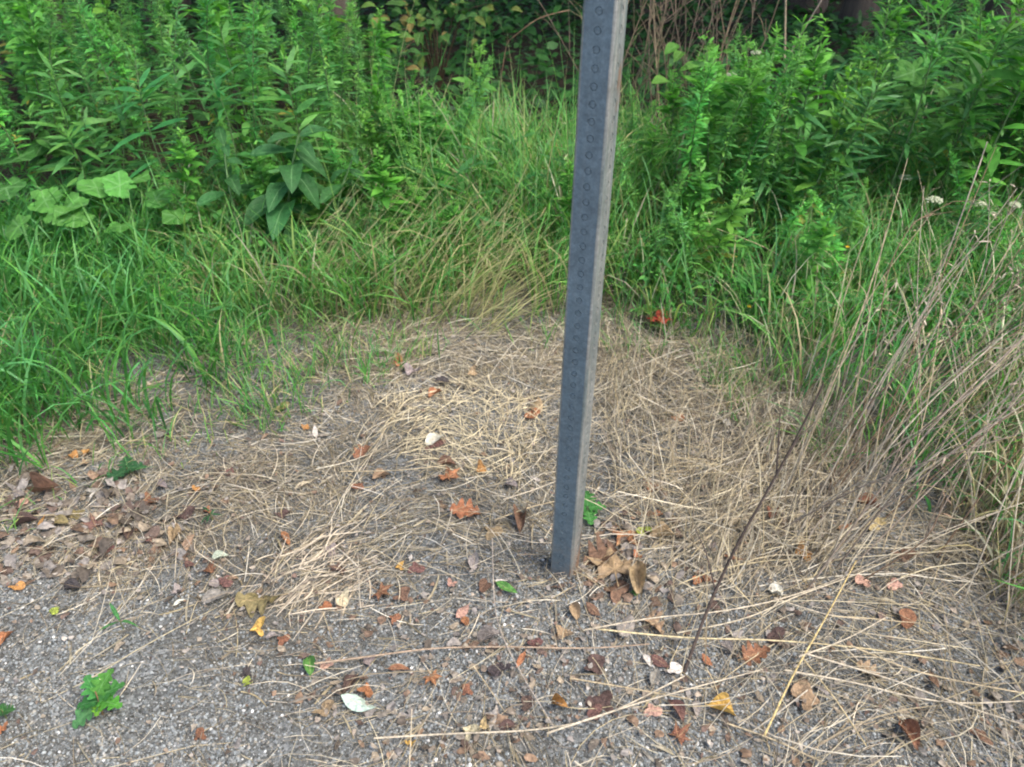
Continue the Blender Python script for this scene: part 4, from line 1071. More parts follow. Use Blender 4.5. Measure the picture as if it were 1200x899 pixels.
# ------------------------------------------------------------------ low leafy ground cover (stuff)
def leaf_cloud(name, P, dirs, L, W, cols, rng=RNG):
    """many small pointed leaves, 3 rows each"""
    n = len(P)
    d = dirs / (np.linalg.norm(dirs, axis=1)[:, None] + 1e-9)
    upv = np.stack([rng.normal(0, 0.35, n), rng.normal(-0.2, 0.35, n), np.ones(n)], -1)
    side = np.cross(d, upv); side /= np.linalg.norm(side, axis=1)[:, None] + 1e-9
    nz = np.cross(side, d)
    s = np.array([0, 0.35, 0.7, 1.0]); wv = np.array([0.12, 1.0, 0.8, 0.03]); dr = rng.uniform(0.05, 0.45, n)
    Q = P[:, None] + d[:, None] * (s[None, :, None] * L[:, None, None]) - np.array([0, 0, 1.0]) * (s[None, :, None] ** 2 * (L * dr)[:, None, None])
    return ribbons(Q, W[:, None] * wv[None], side, cols)
a = Acc()
for poly, n, hh, cols in ((gp([(150, 345), (300, 345), (330, 290), (260, 262), (180, 262)]), 1500, 0.09, [(0.07, 0.24, 0.045), (0.10, 0.29, 0.05), (0.05, 0.18, 0.04)]),
                          (gp([(0, 330), (200, 320), (200, 240), (0, 240)]), 1400, 0.14, [(0.045, 0.16, 0.04), (0.06, 0.2, 0.045)]),
                          (gp([(980, 400), (1250, 480), (1300, 330), (1000, 300)]), 2200, 0.16, [(0.05, 0.19, 0.05), (0.08, 0.24, 0.055), (0.04, 0.15, 0.045)]),
                          (gp([(740, 380), (980, 420), (1000, 300), (740, 300)]), 700, 0.18, [(0.055, 0.2, 0.055), (0.09, 0.25, 0.06)]),
                          (gp([(250, 360), (480, 330), (480, 240), (250, 240)]), 1800, 0.22, [(0.05, 0.17, 0.045), (0.08, 0.22, 0.05)])):
    x, y = sample(poly, n, lambda x, y: behind_edge(x, y, 30) * (0.3 + 0.7 * patchy(x, y, 8, 6))); n = len(x)
    z = hgt(x, y) + RNG.random(n) ** 0.8 * hh + 0.008
    az = RNG.uniform(0, 6.3, n)
    d = np.stack([np.cos(az), np.sin(az), RNG.normal(0.1, 0.35, n)], -1)
    L = RNG.uniform(0.012, 0.032, n)
    a.add(*leaf_cloud('g', np.stack([x, y, z], -1), d, L, L * RNG.uniform(0.45, 0.8, n), pick(n, cols, 0.25)))
tag(link_mesh('ground_cover', a.mesh('ground_cover'), M_FOL), 'small rounded leaves of low green ground cover between the weeds', 'ground cover', None, 'stuff')

# ------------------------------------------------------------------ weeds: stem + foliage, prototypes then copies
def weed_proto(seed, H, nodes_, L, asp, axil, cols, spread=1.0, stemcol=(0.09, 0.15, 0.06), tipc=(0.13, 0.30, 0.06), individual=False):
    rg = np.random.default_rng(seed)
    k1, k2 = rg.normal(0, 0.10, 2), rg.uniform(0, 6.3, 2)
    def sp(f):
        f = np.asarray(f)
        return np.stack([H * (k1[0] * f ** 2 + 0.012 * np.sin(7 * f + k2[0])), H * (k1[1] * f ** 2 + 0.012 * np.sin(6 * f + k2[1])), H * f], -1)
    fs = np.linspace(0, 1, 12)
    Vt, Ft = tube(sp(fs), np.linspace(0.0042, 0.0012, 12) * (0.7 + 0.4 * H), 5)
    st = mesh_np('weed_stem', Vt, Ft, np.repeat(np.array([stemcol]), len(Vt), 0)); st.materials.append(M_STEM)
    f = np.sort(rg.uniform(0.12, 1.0, nodes_) ** 0.85)
    az = np.arange(nodes_) * 2.4 + rg.normal(0, 0.3, nodes_)
    prof = np.clip(0.45 + 1.1 * np.sin(PI * np.clip(f * 0.93, 0, 1)) ** 0.8, 0.2, 1.4) * np.where(f > 0.93, 0.6, 1)
    el = 0.15 + 0.75 * f ** 3 + rg.normal(0, 0.2, nodes_)
    LL = L * prof * rg.uniform(0.7, 1.15, nodes_)
    P = sp(f); d = np.stack([np.cos(az) * np.cos(el) * spread, np.sin(az) * np.cos(el) * spread, np.sin(el)], -1)
    base = pick(nodes_, cols, 0.22, rg) * rg.uniform(0.8, 1.2) * np.array([rg.uniform(0.8, 1.35), 1.0, rg.uniform(0.7, 1.3)])
    yl = rg.random(nodes_) < 0.03 * (f < 0.5); base[yl] = (0.32, 0.28, 0.07)
    LL = LL * rg.uniform(0.8, 1.25)
    tm = sstep(0.82, 1.0, f)[:, None]; base = base * (1 - 0.6 * tm) + np.array(tipc) * 0.6 * tm
    acc = Acc()
    acc.add(*leaf_cloud('w', P, d, LL, LL * asp, base, rg))
    if axil:
        m = nodes_ * axil
        ii = rg.integers(0, nodes_, m)
        az2 = az[ii] + rg.normal(0, 0.9, m); el2 = rg.uniform(0.0, 1.1, m)
        P2 = P[ii] + d[ii] * (rg.uniform(0.0, 0.55, m) * LL[ii])[:, None]
        P2[:, 2] += rg.uniform(0, 0.03, m)
        d2 = np.stack([np.cos(az2) * np.cos(el2), np.sin(az2) * np.cos(el2), np.sin(el2)], -1)
        L2 = L * rg.uniform(0.25, 0.5, m)
        acc.add(*leaf_cloud('w', P2, d2, L2, L2 * asp * 1.1, base[ii] * rg.uniform(0.9, 1.25, (m, 1)), rg))
    fo = acc.mesh('weed_foliage'); fo.materials.append(M_FOL)
    return st, fo, (P, d, LL, base)
FINE = [(0.09, 0.28, 0.078), (0.12, 0.33, 0.10), (0.08, 0.25, 0.09), (0.15, 0.37, 0.085)]
WILL = [(0.053, 0.20, 0.055), (0.072, 0.235, 0.06), (0.046, 0.17, 0.05), (0.09, 0.27, 0.066)]
LANCE = [(0.045, 0.175, 0.048), (0.058, 0.20, 0.06), (0.075, 0.23, 0.055)]
PROTO = {'fine': [weed_proto(100 + k, 1.0, 110, 0.052, 0.19, 7, FINE) for k in range(6)],
         'willow': [weed_proto(200 + k, 1.0, 70, 0.115, 0.12, 1, WILL, tipc=(0.16, 0.36, 0.07)) for k in range(6)],
         'lance': [weed_proto(300 + k, 1.0, 34, 0.15, 0.15, 0, LANCE) for k in range(4)],
         'bushy': [weed_proto(400 + k, 1.0, 60, 0.085, 0.30, 3, [(0.08, 0.22, 0.045), (0.11, 0.27, 0.05), (0.065, 0.185, 0.04)]) for k in range(4)]}
TX = np.array([-400, 300, 360, 400, 440, 470, 520, 560, 640, 740, 775, 800, 860, 930, 1000, 1030, 1060, 1120, 1500])
TY = np.array([-60, -60, -40, -5, 10, 60, 140, 160, 150, 120, 70, 50, 45, 40, 45, 10, -20, -50, -70])
WL = random.Random(21)
def zone(px, y, rows):
    L = [(110, 'above the broad leaves'), (260, 'left of the milkweed'), (400, 'straight above the milkweed'), (560, 'beside the dark gap'), (740, 'behind the post'), (830, 'beside the dead tangle'),
         (925, 'left of the pale dead stalk'), (1030, 'right of the pale dead stalk'), (1120, 'around the pale lobed plant'), (9999, 'at the right edge')]
    c = [t for q, t in L if px < q][0]
    r = 'front row' if y < rows[0] else 'middle row' if y < rows[1] else 'back row'
    return r + ' ' + c
def weed(kind, x, y, label, group, H=None, separate=False):
    z = float(hgt(x, y))
    px, _ = to_px(x, y, 0.5)
    if H is None:
        top = np.interp(px, TX, TY) + WL.uniform(-15, 90) * (0.5 + 0.5 * WL.random())
        d = ray(px, top); H = CAM_H + d[2] * (y / d[1]) - z
        H = min(max(H, 0.18), 1.25)
    if not separate:
        label = '%s %s weed, %s' % ('short' if H < 0.45 else 'tall' if H > 0.75 else 'middling', label, zone(px, y, ROWS))
    root = empty('weed', (x, y, z), label, 'weed', group, 0 if separate else WL.uniform(0, 6.28))
    k = WL.randrange(len(PROTO[kind])); st, fo, (P, d, LL, base) = PROTO[kind][k]
    s = (H ** 0.55 * WL.uniform(0.85, 1.1)) if not separate else 1.0
    lean = (WL.uniform(-0.12, 0.12), WL.uniform(-0.12, 0.12))
    o = link_mesh('stem', st, None, root); o.scale = (s, s, H); o.rotation_euler = (lean[0], lean[1], 0)
    if not separate:
        o = link_mesh('foliage', fo, None, root); o.scale = (s, s, max(H, s * 0.75)) if H > 0.5 else (s, s, H); o.rotation_euler = (lean[0], lean[1], 0); o['kind'] = 'stuff'
        o.scale = (s, s, H)
    else:
        Rm = np.array(Euler((lean[0], lean[1], 0)).to_matrix())
        for q in range(0, len(P)):
            b = Rm @ (P[q] * [s, s, H]); dd = Rm @ d[q]
            put_leaf(root, GL['willow'][q % 3], b + np.array(root.location), dd, LL[q] * 0.95, 1.0, (0, -0.2, 1), tuple(base[q]))
    return root
MASS = Acc()
def raw(me):
    V = np.empty(len(me.vertices) * 3, np.float32); me.vertices.foreach_get('co', V)
    F = np.empty(len(me.loops), np.int32); me.loops.foreach_get('vertex_index', F)
    c = np.empty(len(me.vertices) * 4, np.float32); me.attributes['tint'].data.foreach_get('color', c)
    return V.reshape(-1, 3), F.reshape(-1, 4), c.reshape(-1, 4)[:, :3]
RAW = {k: [(raw(p[0]), raw(p[1])) for p in v] for k, v in PROTO.items()}
def mass_weed(kind, x, y, H):
    z = float(hgt(x, y)); px, _ = to_px(x, y, 0.5)
    if H is None:
        top = np.interp(px, TX, TY) + WL.uniform(-15, 90) * (0.5 + 0.5 * WL.random())
        d = ray(px, top); H = min(max(CAM_H + d[2] * (y / d[1]) - z, 0.18), 1.25)
    s_ = H ** 0.55 * WL.uniform(0.85, 1.1)
    Rm = np.array(Euler((WL.uniform(-0.12, 0.12), WL.uniform(-0.12, 0.12), WL.uniform(0, 6.28))).to_matrix())
    for V, F, c in RAW[kind][WL.randrange(len(RAW[kind]))]:
        MASS.add((V * [s_, s_, H]) @ Rm.T + [x, y, z], F, c)
def scatter_weeds(n, poly, kinds, label, group, mind, prob=None, H=None, mass=False):
    global ROWS
    pts = []; poly_ = np.array(poly); lo, hi = poly_.min(0), poly_.max(0)
    ROWS = (lo[1] + (hi[1] - lo[1]) / 3, lo[1] + (hi[1] - lo[1]) * 2 / 3)
    for _ in range(n * 60):
        if len(pts) >= n: break
        x, y = WL.uniform(lo[0], hi[0]), WL.uniform(lo[1], hi[1])
        if not in_poly(np.array([x]), np.array([y]), poly_)[0]: continue
        if any((x - a_) ** 2 + (y - b_) ** 2 < mind ** 2 for a_, b_ in pts): continue
        pts.append((x, y)); kd = WL.choice(kinds)
        if mass: mass_weed(kd, x, y, H(x, y) if H else None); continue
        weed(kd, x, y, {'fine': 'fine-leaved', 'bushy': 'bushy', 'willow': 'willow-leaved', 'lance': 'lance-leaved'}[kd] + label, group, H(x, y) if H else None)
    return pts
scatter_weeds(70, [(-2.6, 3.35), (-0.72, 3.1), (-0.4, 3.2), (-0.55, 4.2), (-2.9, 4.2)], ['fine', 'fine', 'fine', 'bushy'], ' left-bank', 'fine-leaved weeds of the left bank', 0.10)
scatter_weeds(40, [(-3.4, 4.2), (-0.6, 4.2), (-0.7, 5.4), (-4.2, 5.4)], ['fine', 'bushy'], ' back-left', 'fine-leaved weeds at the back left', 0.16, mass=True)
scatter_weeds(16, [(-1.75, 2.98), (-0.8, 2.95), (-0.75, 3.25), (-2.0, 3.3)], ['lance'], ' dark bank-foot', 'lance-leaved weeds of the left bank', 0.09, H=lambda x, y: WL.uniform(0.4, 0.75))
scatter_weeds(12, [(-2.6, 2.9), (-1.75, 2.95), (-1.9, 3.3), (-2.8, 3.4)], ['fine', 'lance'], ' far-left', 'weeds at the far left edge', 0.12)
scatter_weeds(72, [(0.85, 2.72), (2.9, 2.6), (3.3, 3.9), (0.75, 3.9)], ['willow', 'willow', 'bushy'], ' right-thicket', 'willow-leaved weeds of the right thicket', 0.12)
scatter_weeds(30, [(0.42, 2.75), (1.05, 2.65), (1.1, 3.5), (0.5, 3.6)], ['bushy', 'fine'], ' small-leaved', 'bushy weeds right of the post', 0.09)
scatter_weeds(40, [(1.6, 3.9), (3.9, 3.9), (4.8, 5.4), (1.9, 5.2)], ['willow', 'fine'], ' back-right', 'weeds at the back right', 0.17, mass=True)
scatter_weeds(12, [(1.9, 2.3), (2.6, 2.2), (2.9, 2.9), (1.9, 2.9)], ['willow', 'bushy'], ' right-edge', 'weeds at the right edge', 0.13, H=lambda x, y: WL.uniform(0.45, 0.9))
scatter_weeds(14, [(-0.5, 3.5), (0.6, 3.5), (0.7, 4.6), (-0.5, 4.6)], ['bushy', 'lance'], ' shaded', 'low shaded weeds', 0.14, mass=True)
scatter_weeds(22, [(-1.25, 2.72), (-0.55, 2.72), (-0.35, 3.05), (-1.3, 3.0)], ['fine', 'bushy'], ' low front', 'low weeds round the milkweed', 0.08, H=lambda x, y: WL.uniform(0.25, 0.5))
scatter_weeds(14, [(-0.55, 3.0), (-0.2, 3.0), (-0.2, 3.5), (-0.55, 3.5)], ['fine', 'bushy'], ' gap-side', 'weeds beside the dark gap', 0.09, H=lambda x, y: WL.uniform(0.4, 0.68))
scatter_weeds(16, [(-2.4, 2.6), (-1.3, 2.65), (-1.3, 2.95), (-2.6, 2.95)], ['bushy', 'fine'], ' low far-left', 'low weeds among the broad leaves', 0.1, H=lambda x, y: WL.uniform(0.10, 0.2), mass=True)
scatter_weeds(34, [(0.4, 2.45), (0.95, 2.3), (1.6, 2.3), (1.9, 2.75), (0.5, 2.85)], ['willow', 'bushy', 'fine'], ' grass-edge', 'low weeds in the grass right of the post', 0.09, H=lambda x, y: WL.uniform(0.2, 0.46))
scatter_weeds(16, [(-0.5, 2.6), (0.25, 2.6), (0.25, 3.0), (-0.4, 3.0)], ['fine', 'bushy', 'lance'], ' in-grass', 'low weeds in the middle grass', 0.1, H=lambda x, y: WL.uniform(0.25, 0.5), mass=True)
scatter_weeds(18, [(-2.0, 1.95), (-1.2, 2.1), (-0.85, 2.6), (-2.2, 2.6)], ['bushy', 'lance'], ' small grass', 'small weeds in the left grass', 0.12, H=lambda x, y: WL.uniform(0.1, 0.2), mass=True)
tag(link_mesh('weed_mass', MASS.mesh('weed_mass'), M_FOL), 'mass of weeds filling the back of both banks and the grass', 'weeds', None, 'stuff')
for x, y, H, lb in ((1.28, 3.0, 0.62, 'pale-tipped willow-leaved weed standing foremost in the right thicket'), (1.62, 2.95, 0.66, 'willow-leaved weed right of the foremost pale-tipped one'),
                    (1.02, 2.95, 0.5, 'short willow-leaved weed left of the foremost pale-tipped one'), (1.45, 3.15, 0.72, 'taller willow-leaved weed just behind the foremost pale-tipped one'),
                    (1.95, 3.1, 0.85, 'tall willow-leaved weed left of the white flower heads'), (2.3, 3.0, 0.9, 'tall willow-leaved weed above the white flower heads')):
    weed('willow', x, y, lb, 'foremost willow-leaved weeds', H, True)

# ------------------------------------------------------------------ small flowers
def umbel(px, py, D, r, label, col=(0.62, 0.63, 0.56)):
    p = pt(px, py, D); b = np.array([p[0] + pr.uniform(-0.06, 0.02), p[1] + 0.03, float(hgt(p[0], p[1]))])
    root = empty('white_flower', tuple(b), label, 'flower', 'white flower heads')
    stem_obj(root, [b - [0, 0, 0.01], (b + p) / 2 + [0.01, 0, 0], p - [0, 0, 0.02]], 0.0025, 0.0015, (0.12, 0.2, 0.08), sides=5)
    V0, F0 = IV, IF
    for k in range(26):
        q = math.sqrt((k + 0.5) / 26) * r; th = k * 2.4
        c = p + np.array([q * math.cos(th), q * math.sin(th), -0.35 * q * q / r + pr.uniform(-0.002, 0.002)])
        if 'h' not in GL:
            me = mesh_np('floret', V0 * [0.0052, 0.0052, 0.003], F0, np.repeat(np.array([[0.5, 0.5, 0.44]]), 12, 0)); me.materials.append(M_FOL); GL['h'] = me
        o = link_mesh('floret', GL['h'], None, root); o.location = Vector(c) - root.location; o.rotation_euler = (pr.uniform(-.4, .4), pr.uniform(-.4, .4), pr.uniform(0, 6))
        o.scale = (1.1, 1.1, 1.1)
    for k in range(7):
        th = k * 0.9
        e = p + np.array([0.7 * r * math.cos(th), 0.7 * r * math.sin(th), -0.004])
        stem_obj(root, [p - [0, 0, 0.02], e], 0.0008, 0.0006, (0.13, 0.22, 0.09), name='ray_stalk', sides=4)
umbel(1096, 232, 2.6, 0.028, 'left white flat flower head among dry stalks')
umbel(1147, 236, 2.6, 0.026, 'right white flat flower head among dry stalks')
umbel(1190, 238, 2.65, 0.02, 'pale flower head cut by the right edge')
umbel(1062, 206, 2.9, 0.024, 'dull greenish flower head left of the white ones')
umbel(858, 86, 3.3, 0.018, 'tiny white flower cluster right of the post near the top')
umbel(886, 60, 3.3, 0.018, 'upper tiny white flower cluster right of the post')
def yellow_flower(px, py, D, label):
    p = pt(px, py, D); b = np.array([p[0] + 0.01, p[1] + 0.02, float(hgt(p[0], p[1]))])
    root = empty('yellow_flower', tuple(b), label, 'flower', 'small yellow flowers')
    stem_obj(root, [b, p], 0.0012, 0.0008, (0.1, 0.2, 0.06), sides=4)
    for k in range(5):
        th = k * 2 * PI / 5
        put_leaf(root, GL['ovate'][0], p, (math.cos(th), math.sin(th) - 0.2, 0.5), 0.009, 1.2, (0, 0, 1), (0.75, 0.48, 0.03), 'petal')
yellow_flower(993, 290, 2.4, 'upper small yellow flower above the right grass')
yellow_flower(976, 277, 2.45, 'small yellow flower left of the upper one')
yellow_flower(908, 362, 2.25, 'lower small yellow flower in the grass right of the creeper')
yellow_flower(878, 360, 2.25, 'small yellow flower left of the lower one in the grass')

# ------------------------------------------------------------------ dry stalks, twigs
def stalk(path, r0, r1, col, label, name='dry_stalk', cat='stalk', group=None, side=0, seedhead=0):
    path = [np.array(p, float) for p in path]
    b = path[0]
    root = bpy.data.objects.new(name, None)
    P = np.array(path) - b
    t = np.linspace(0, 1, len(P)); tt = np.linspace(0, 1, max(9, 4 * len(P)))
    Q = np.stack([np.interp(tt, t, P[:, k]) for k in range(3)], -1)
    for _ in range(4): Q[1:-1] = 0.25 * Q[:-2] + 0.5 * Q[1:-1] + 0.25 * Q[2:]
    acc = Acc(); V, F = tube(Q, np.linspace(r0, r1, len(Q)), 5); c0 = np.array(col)
    acc.add(V, F, c0 * np.repeat(np.random.default_rng(int(abs(b[0]) * 9999)).uniform(0.8, 1.15, (len(Q), 1)), 5, 0))
    bpy.data.objects.remove(root)
    o_main = None
    for _ in range(side):
        f = pr.uniform(0.25, 0.9); i = int(f * (len(Q) - 1)); s0 = Q[i]
        T = Q[min(i + 1, len(Q) - 1)] - Q[max(i - 1, 0)]; T /= np.linalg.norm(T) + 1e-9
        dv = T * 0.7 + np.array([pr.uniform(-1, 1), pr.uniform(-1, 1), pr.uniform(-0.2, 0.7)]) * 0.8
        Lb = pr.uniform(0.05, 0.22) * np.linalg.norm(Q[-1]) * 1.2
        e = s0 + dv / np.linalg.norm(dv) * Lb
        m = (s0 + e) / 2 + np.array([0, 0, 0.02 * pr.random()])
        V, F = tube(np.array([s0, m, e]), [r0 * 0.5, r0 * 0.4, r0 * 0.25], 4); acc.add(V, F, c0 * pr.uniform(0.8, 1.1))
    for k in range(seedhead):
        i = len(Q) - 1 - int(k / max(1, seedhead) * 4); s0 = Q[i]
        dv = np.array([[pr.uniform(-1, 1), pr.uniform(-1, 1), pr.uniform(-0.3, 0.8)]])
        acc.add(*leaf_cloud('s', s0[None] + dv * 0.004, dv, np.array([pr.uniform(0.012, 0.03)]), np.array([0.004]), np.array([c0 * 1.1])))
    o = link_mesh(name, acc.mesh(name), M_WOOD); o.location = b
    return tag(o, label, cat, group)
TAN = (0.38, 0.315, 0.21); PALE = (0.41, 0.36, 0.28); YEL = (0.44, 0.35, 0.17); GRY = (0.27, 0.22, 0.175); DRK = (0.085, 0.06, 0.05); BRN = (0.22, 0.15, 0.10)
def gl(pts, lift=0.02): return [g(px, py, lift) for px, py in pts]
stalk(gl([(370, 785), (440, 776), (510, 766), (600, 765), (690, 768), (760, 762)]), 0.0022, 0.0015, (0.30, 0.23, 0.17), 'thin brown stem lying across the gravel below the post', side=0)
stalk(gl([(440, 876), (540, 870), (620, 868), (700, 855), (800, 803)], 0.03), 0.002, 0.0015, PALE, 'pale stalk curving along the bottom edge')
stalk(gl([(640, 874), (740, 840), (800, 823), (890, 799)], 0.04), 0.0022, 0.0013, PALE, 'pale stalk rising rightward from the bottom edge')
stalk(gl([(682, 757), (765, 741), (830, 737), (900, 724)], 0.05) + [pt(975, 683, 1.2), pt(1080, 630, 1.22), pt(1220, 582, 1.25)], 0.0019, 0.001, PALE, 'upper of two long pale stalks reaching to the right edge')
stalk(gl([(790, 760), (870, 745), (930, 715)], 0.05) + [pt(1010, 672, 1.2), pt(1100, 628, 1.25), pt(1170, 600, 1.28)], 0.0018, 0.001, (0.42, 0.37, 0.28), 'lower of two long pale stalks reaching to the right edge')
stalk(gl([(700, 752), (800, 763), (900, 764), (1020, 775), (1140, 795)], 0.04), 0.002, 0.0014, (0.46, 0.39, 0.24), 'straight yellow stalk crossing in front of the dark twig')
stalk(gl([(890, 880), (925, 805), (960, 745), (997, 675)], 0.05), 0.0022, 0.0014, YEL, 'bright golden stalk rising steeply from the bottom edge')
stalk(gl([(668, 806), (740, 818), (810, 831)], 0.03), 0.0018, 0.0012, TAN, 'pale short stalk crossing above the red-brown leaves')
stalk(gl([(930, 788), (985, 768), (1032, 741)], 0.05), 0.0018, 0.0012, PALE, 'short pale stalk hooking upward at lower right')
stalk(gl([(915, 800), (1000, 815), (1060, 832), (1120, 840), (1210, 835)], 0.04), 0.002, 0.0013, PALE, 'uppermost stalk of the straw bundle at lower right')
stalk(gl([(990, 775), (1060, 805), (1140, 822), (1230, 838)], 0.05), 0.002, 0.0013, TAN, 'middle stalk of the straw bundle at lower right')
stalk(gl([(940, 785), (1040, 815), (1130, 850), (1230, 880)], 0.05), 0.002, 0.0013, PALE, 'lowest stalk of the straw bundle at lower right')
stalk(gl([(903, 715), (960, 735), (1010, 741)], 0.04), 0.0016, 0.0012, PALE, 'small pale stalk bending under the golden stalk')
stalk(gl([(555, 786), (572, 810), (592, 840)], 0.015), 0.0014, 0.001, TAN, 'short bent straw on open gravel at bottom middle')
stalk(gl([(577, 640), (579, 728), (592, 763), (611, 800), (648, 860)], 0.025), 0.0014, 0.0011, (0.33, 0.29, 0.25), 'long thin grey stem running toward the viewer left of the post')
stalk(gl([(850, 855), (900, 872), (960, 900)], 0.02), 0.0018, 0.0015, TAN, 'tan stalk leaving the yellow curled leaf')
stalk(gl([(935, 780), (975, 830), (1010, 885)], 0.03), 0.0018, 0.0014, (0.4, 0.33, 0.2), 'tan stalk crossing below the golden stalk')
stalk(gl([(590, 596), (625, 585), (652, 574)], 0.03), 0.002, 0.0012, PALE, 'pale straw pointing at the post from the left')
stalk(gl([(580, 620), (620, 605), (650, 598)], 0.03), 0.0018, 0.0012, TAN, 'second pale straw pointing at the lower post')
stalk(gl([(400, 563), (470, 562), (520, 556)], 0.03), 0.0016, 0.0012, TAN, 'pale straw lying right of the dark orange scrap')
# dark twig
stalk([g(801, 790), pt(828, 715, 1.05), pt(862, 640, 1.10), pt(900, 575, 1.13), pt(938, 505, 1.16), pt(965, 450, 1.18)], 0.0036, 0.0019, (0.075, 0.058, 0.05), 'dark bare twig leaning up to the right from the gravel', 'twig', 'twig', None, 3)
# named leaning stalks at right
NAMED = [([g(1000, 522), pt(1060, 420, 1.72), pt(1110, 300, 1.75), pt(1157, 166, 1.78)], 0.0022, PALE, 'tallest pale stalk standing in front of the white flower heads', 4),
 ([g(965, 675), pt(1013, 559, 1.30), pt(1051, 513, 1.33), pt(1100, 460, 1.38), pt(1180, 390, 1.45)], 0.0021, PALE, 'bright pale stalk leaning right over the right grass', 3),
 ([g(940, 700), pt(1040, 560, 1.25), pt(1110, 480, 1.3), pt(1215, 380, 1.4)], 0.0024, GRY, 'grey stalk leaning right beside the bright pale one', 3),
 ([g(985, 560), pt(1010, 420, 1.6), pt(1025, 330, 1.65), pt(1038, 270, 1.68)], 0.0019, TAN, 'tan stalk with bent tip left of the white flower heads', 2),
 ([g(1000, 540), pt(1028, 400, 1.7), pt(1040, 310, 1.75), pt(1070, 258, 1.8), pt(1095, 250, 1.82)], 0.0018, BRN, 'brown hooked stalk below the left white flower head', 2),
 ([g(930, 560), pt(955, 470, 1.6), pt(985, 360, 1.65), pt(1018, 265, 1.72)], 0.0018, TAN, 'leftmost leaning stalk above the dark twig', 2),
 ([g(1130, 420), pt(1150, 330, 2.1), pt(1180, 250, 2.15), pt(1215, 200, 2.2)], 0.0019, GRY, 'grey stalk at the right edge under the flowers', 4),
 ([g(960, 330), pt(900, 290, 2.45), pt(840, 268, 2.4)], 0.0015, TAN, 'thin dry stem arching left over the grass right of the post', 0),
 ([g(1090, 520), pt(1040, 455, 1.65), pt(1000, 440, 1.6)], 0.0014, TAN, 'thin dry stem lying level over the right grass', 0)]
for P, r, c, lb, sd in NAMED: stalk(P, r, r * 0.55, c, lb, side=sd, group='dry stalks at right')
SB = gp([(890, 620), (930, 520), (1010, 500), (1120, 560), (1190, 640), (1190, 760), (1060, 700), (960, 690)])
sx, sy = sample(SB, 85)
def slabel(x, y, H, colr, side, seed, where):
    px, py = to_px(x, y)
    cn = {TAN: 'tan', PALE: 'pale', GRY: 'grey', BRN: 'brown'}[colr]
    zn = 'above the dark twig' if px < 930 else 'over the orange leaves' if px < 1030 else 'by the right grass' if px < 1130 else 'at the right edge'
    return '%s %s dry stalk %s, %s%s' % ('short' if H < 0.36 else 'long', cn, ('with seeds' if seed else 'branched' if side else 'unbranched'), zn, where)
for k in range(len(sx)):
    H = pr.uniform(0.25, 0.75); ln = pr.uniform(0.35, 1.15); az = pr.gauss(0.35, 0.55)
    b = np.array([sx[k], sy[k], float(hgt(sx[k], sy[k])) - 0.01])
    t = b + np.array([math.cos(az) * H * ln, math.sin(az) * H * ln, H])
    m = (b + t) / 2 + np.array([pr.gauss(0, 0.03), pr.gauss(0, 0.03), 0.02 + 0.12 * H * ln])
    cl, sd, sh = pr.choice([TAN, PALE, TAN, PALE, BRN, GRY]), pr.choice([0, 0, 1, 2]), pr.choice([0, 0, 5])
    stalk([b, m, t], pr.uniform(0.0012, 0.0025), 0.0008, tuple(np.array(cl) * pr.uniform(0.75, 1.05)), slabel(sx[k], sy[k], H, cl, sd, sh, ', leaning'), group='tangle of dry stalks at right', side=sd, seedhead=sh)
SB2 = gp([(1030, 470), (1250, 560), (1300, 400), (1060, 400)])
sx, sy = sample(SB2, 55)
for k in range(len(sx)):
    H = pr.uniform(0.28, 0.62); ln = pr.uniform(0.3, 1.1); az = pr.gauss(0.3, 0.6)
    b = np.array([sx[k], sy[k], float(hgt(sx[k], sy[k])) - 0.01]); t = b + np.array([math.cos(az) * H * ln, math.sin(az) * H * ln, H])
    cl, sd, sh = pr.choice([TAN, GRY, BRN, GRY, PALE]), pr.choice([0, 1, 3]), pr.choice([0, 6])
    stalk([b, (b + t) / 2 + np.array([pr.gauss(0, 0.03), 0, 0.03]), t], pr.uniform(0.0012, 0.0024), 0.0008, tuple(np.array(cl) * pr.uniform(0.6, 1.0)), slabel(sx[k], sy[k], H, cl, sd, sh, ', in grass'), group='dry stalks in the right grass', side=sd, seedhead=sh)
# dead tangle behind the post
for k in range(34):
    px = pr.uniform(690, 880) if k > 6 else pr.uniform(690, 760); D = pr.uniform(3.7, 4.6)
    x0 = (px - 600) / FPX * (D * CP + SP); b = np.array([x0, D, float(hgt(x0, D)) - 0.01])
    H = pr.uniform(0.8, 1.35); t = b + np.array([pr.gauss(-0.05, 0.25), pr.gauss(0, 0.2), H])
    stalk([b, b * 0.6 + t * 0.4 + [pr.gauss(0, 0.05), 0, 0], b * 0.2 + t * 0.8 + [pr.gauss(0, 0.06), 0, 0], t], (pr.uniform(0.0038, 0.0052) if k % 2 else pr.uniform(0.002, 0.0032)), 0.0015, tuple(np.array(pr.choice([(0.24, 0.18, 0.12), (0.19, 0.145, 0.11), (0.30, 0.235, 0.155)])) * pr.uniform(0.7, 1.1)), '%s dead stalk in the bare tangle, %s, %s' % ('thick' if k % 2 else 'thin', 'by the post' if px < 735 else 'beyond the post' if px < 800 else 'above heart-leaved plant', 'near' if D < 4.0 else 'midway' if D < 4.3 else 'farthest'), 'dead_stalk', 'stalk', 'dead stalks behind the post', side=pr.choice([6, 9, 13]))
stalk([pt(917, 152, 3.3) * [1, 1, 0] + [0, 0, 0.05], pt(917, 152, 3.3), pt(920, 60, 3.3), pt(921, -40, 3.3)], 0.006, 0.004, (0.36, 0.28, 0.2), 'straight pale dead stalk standing in the right thicket', 'dead_stalk', 'stalk')
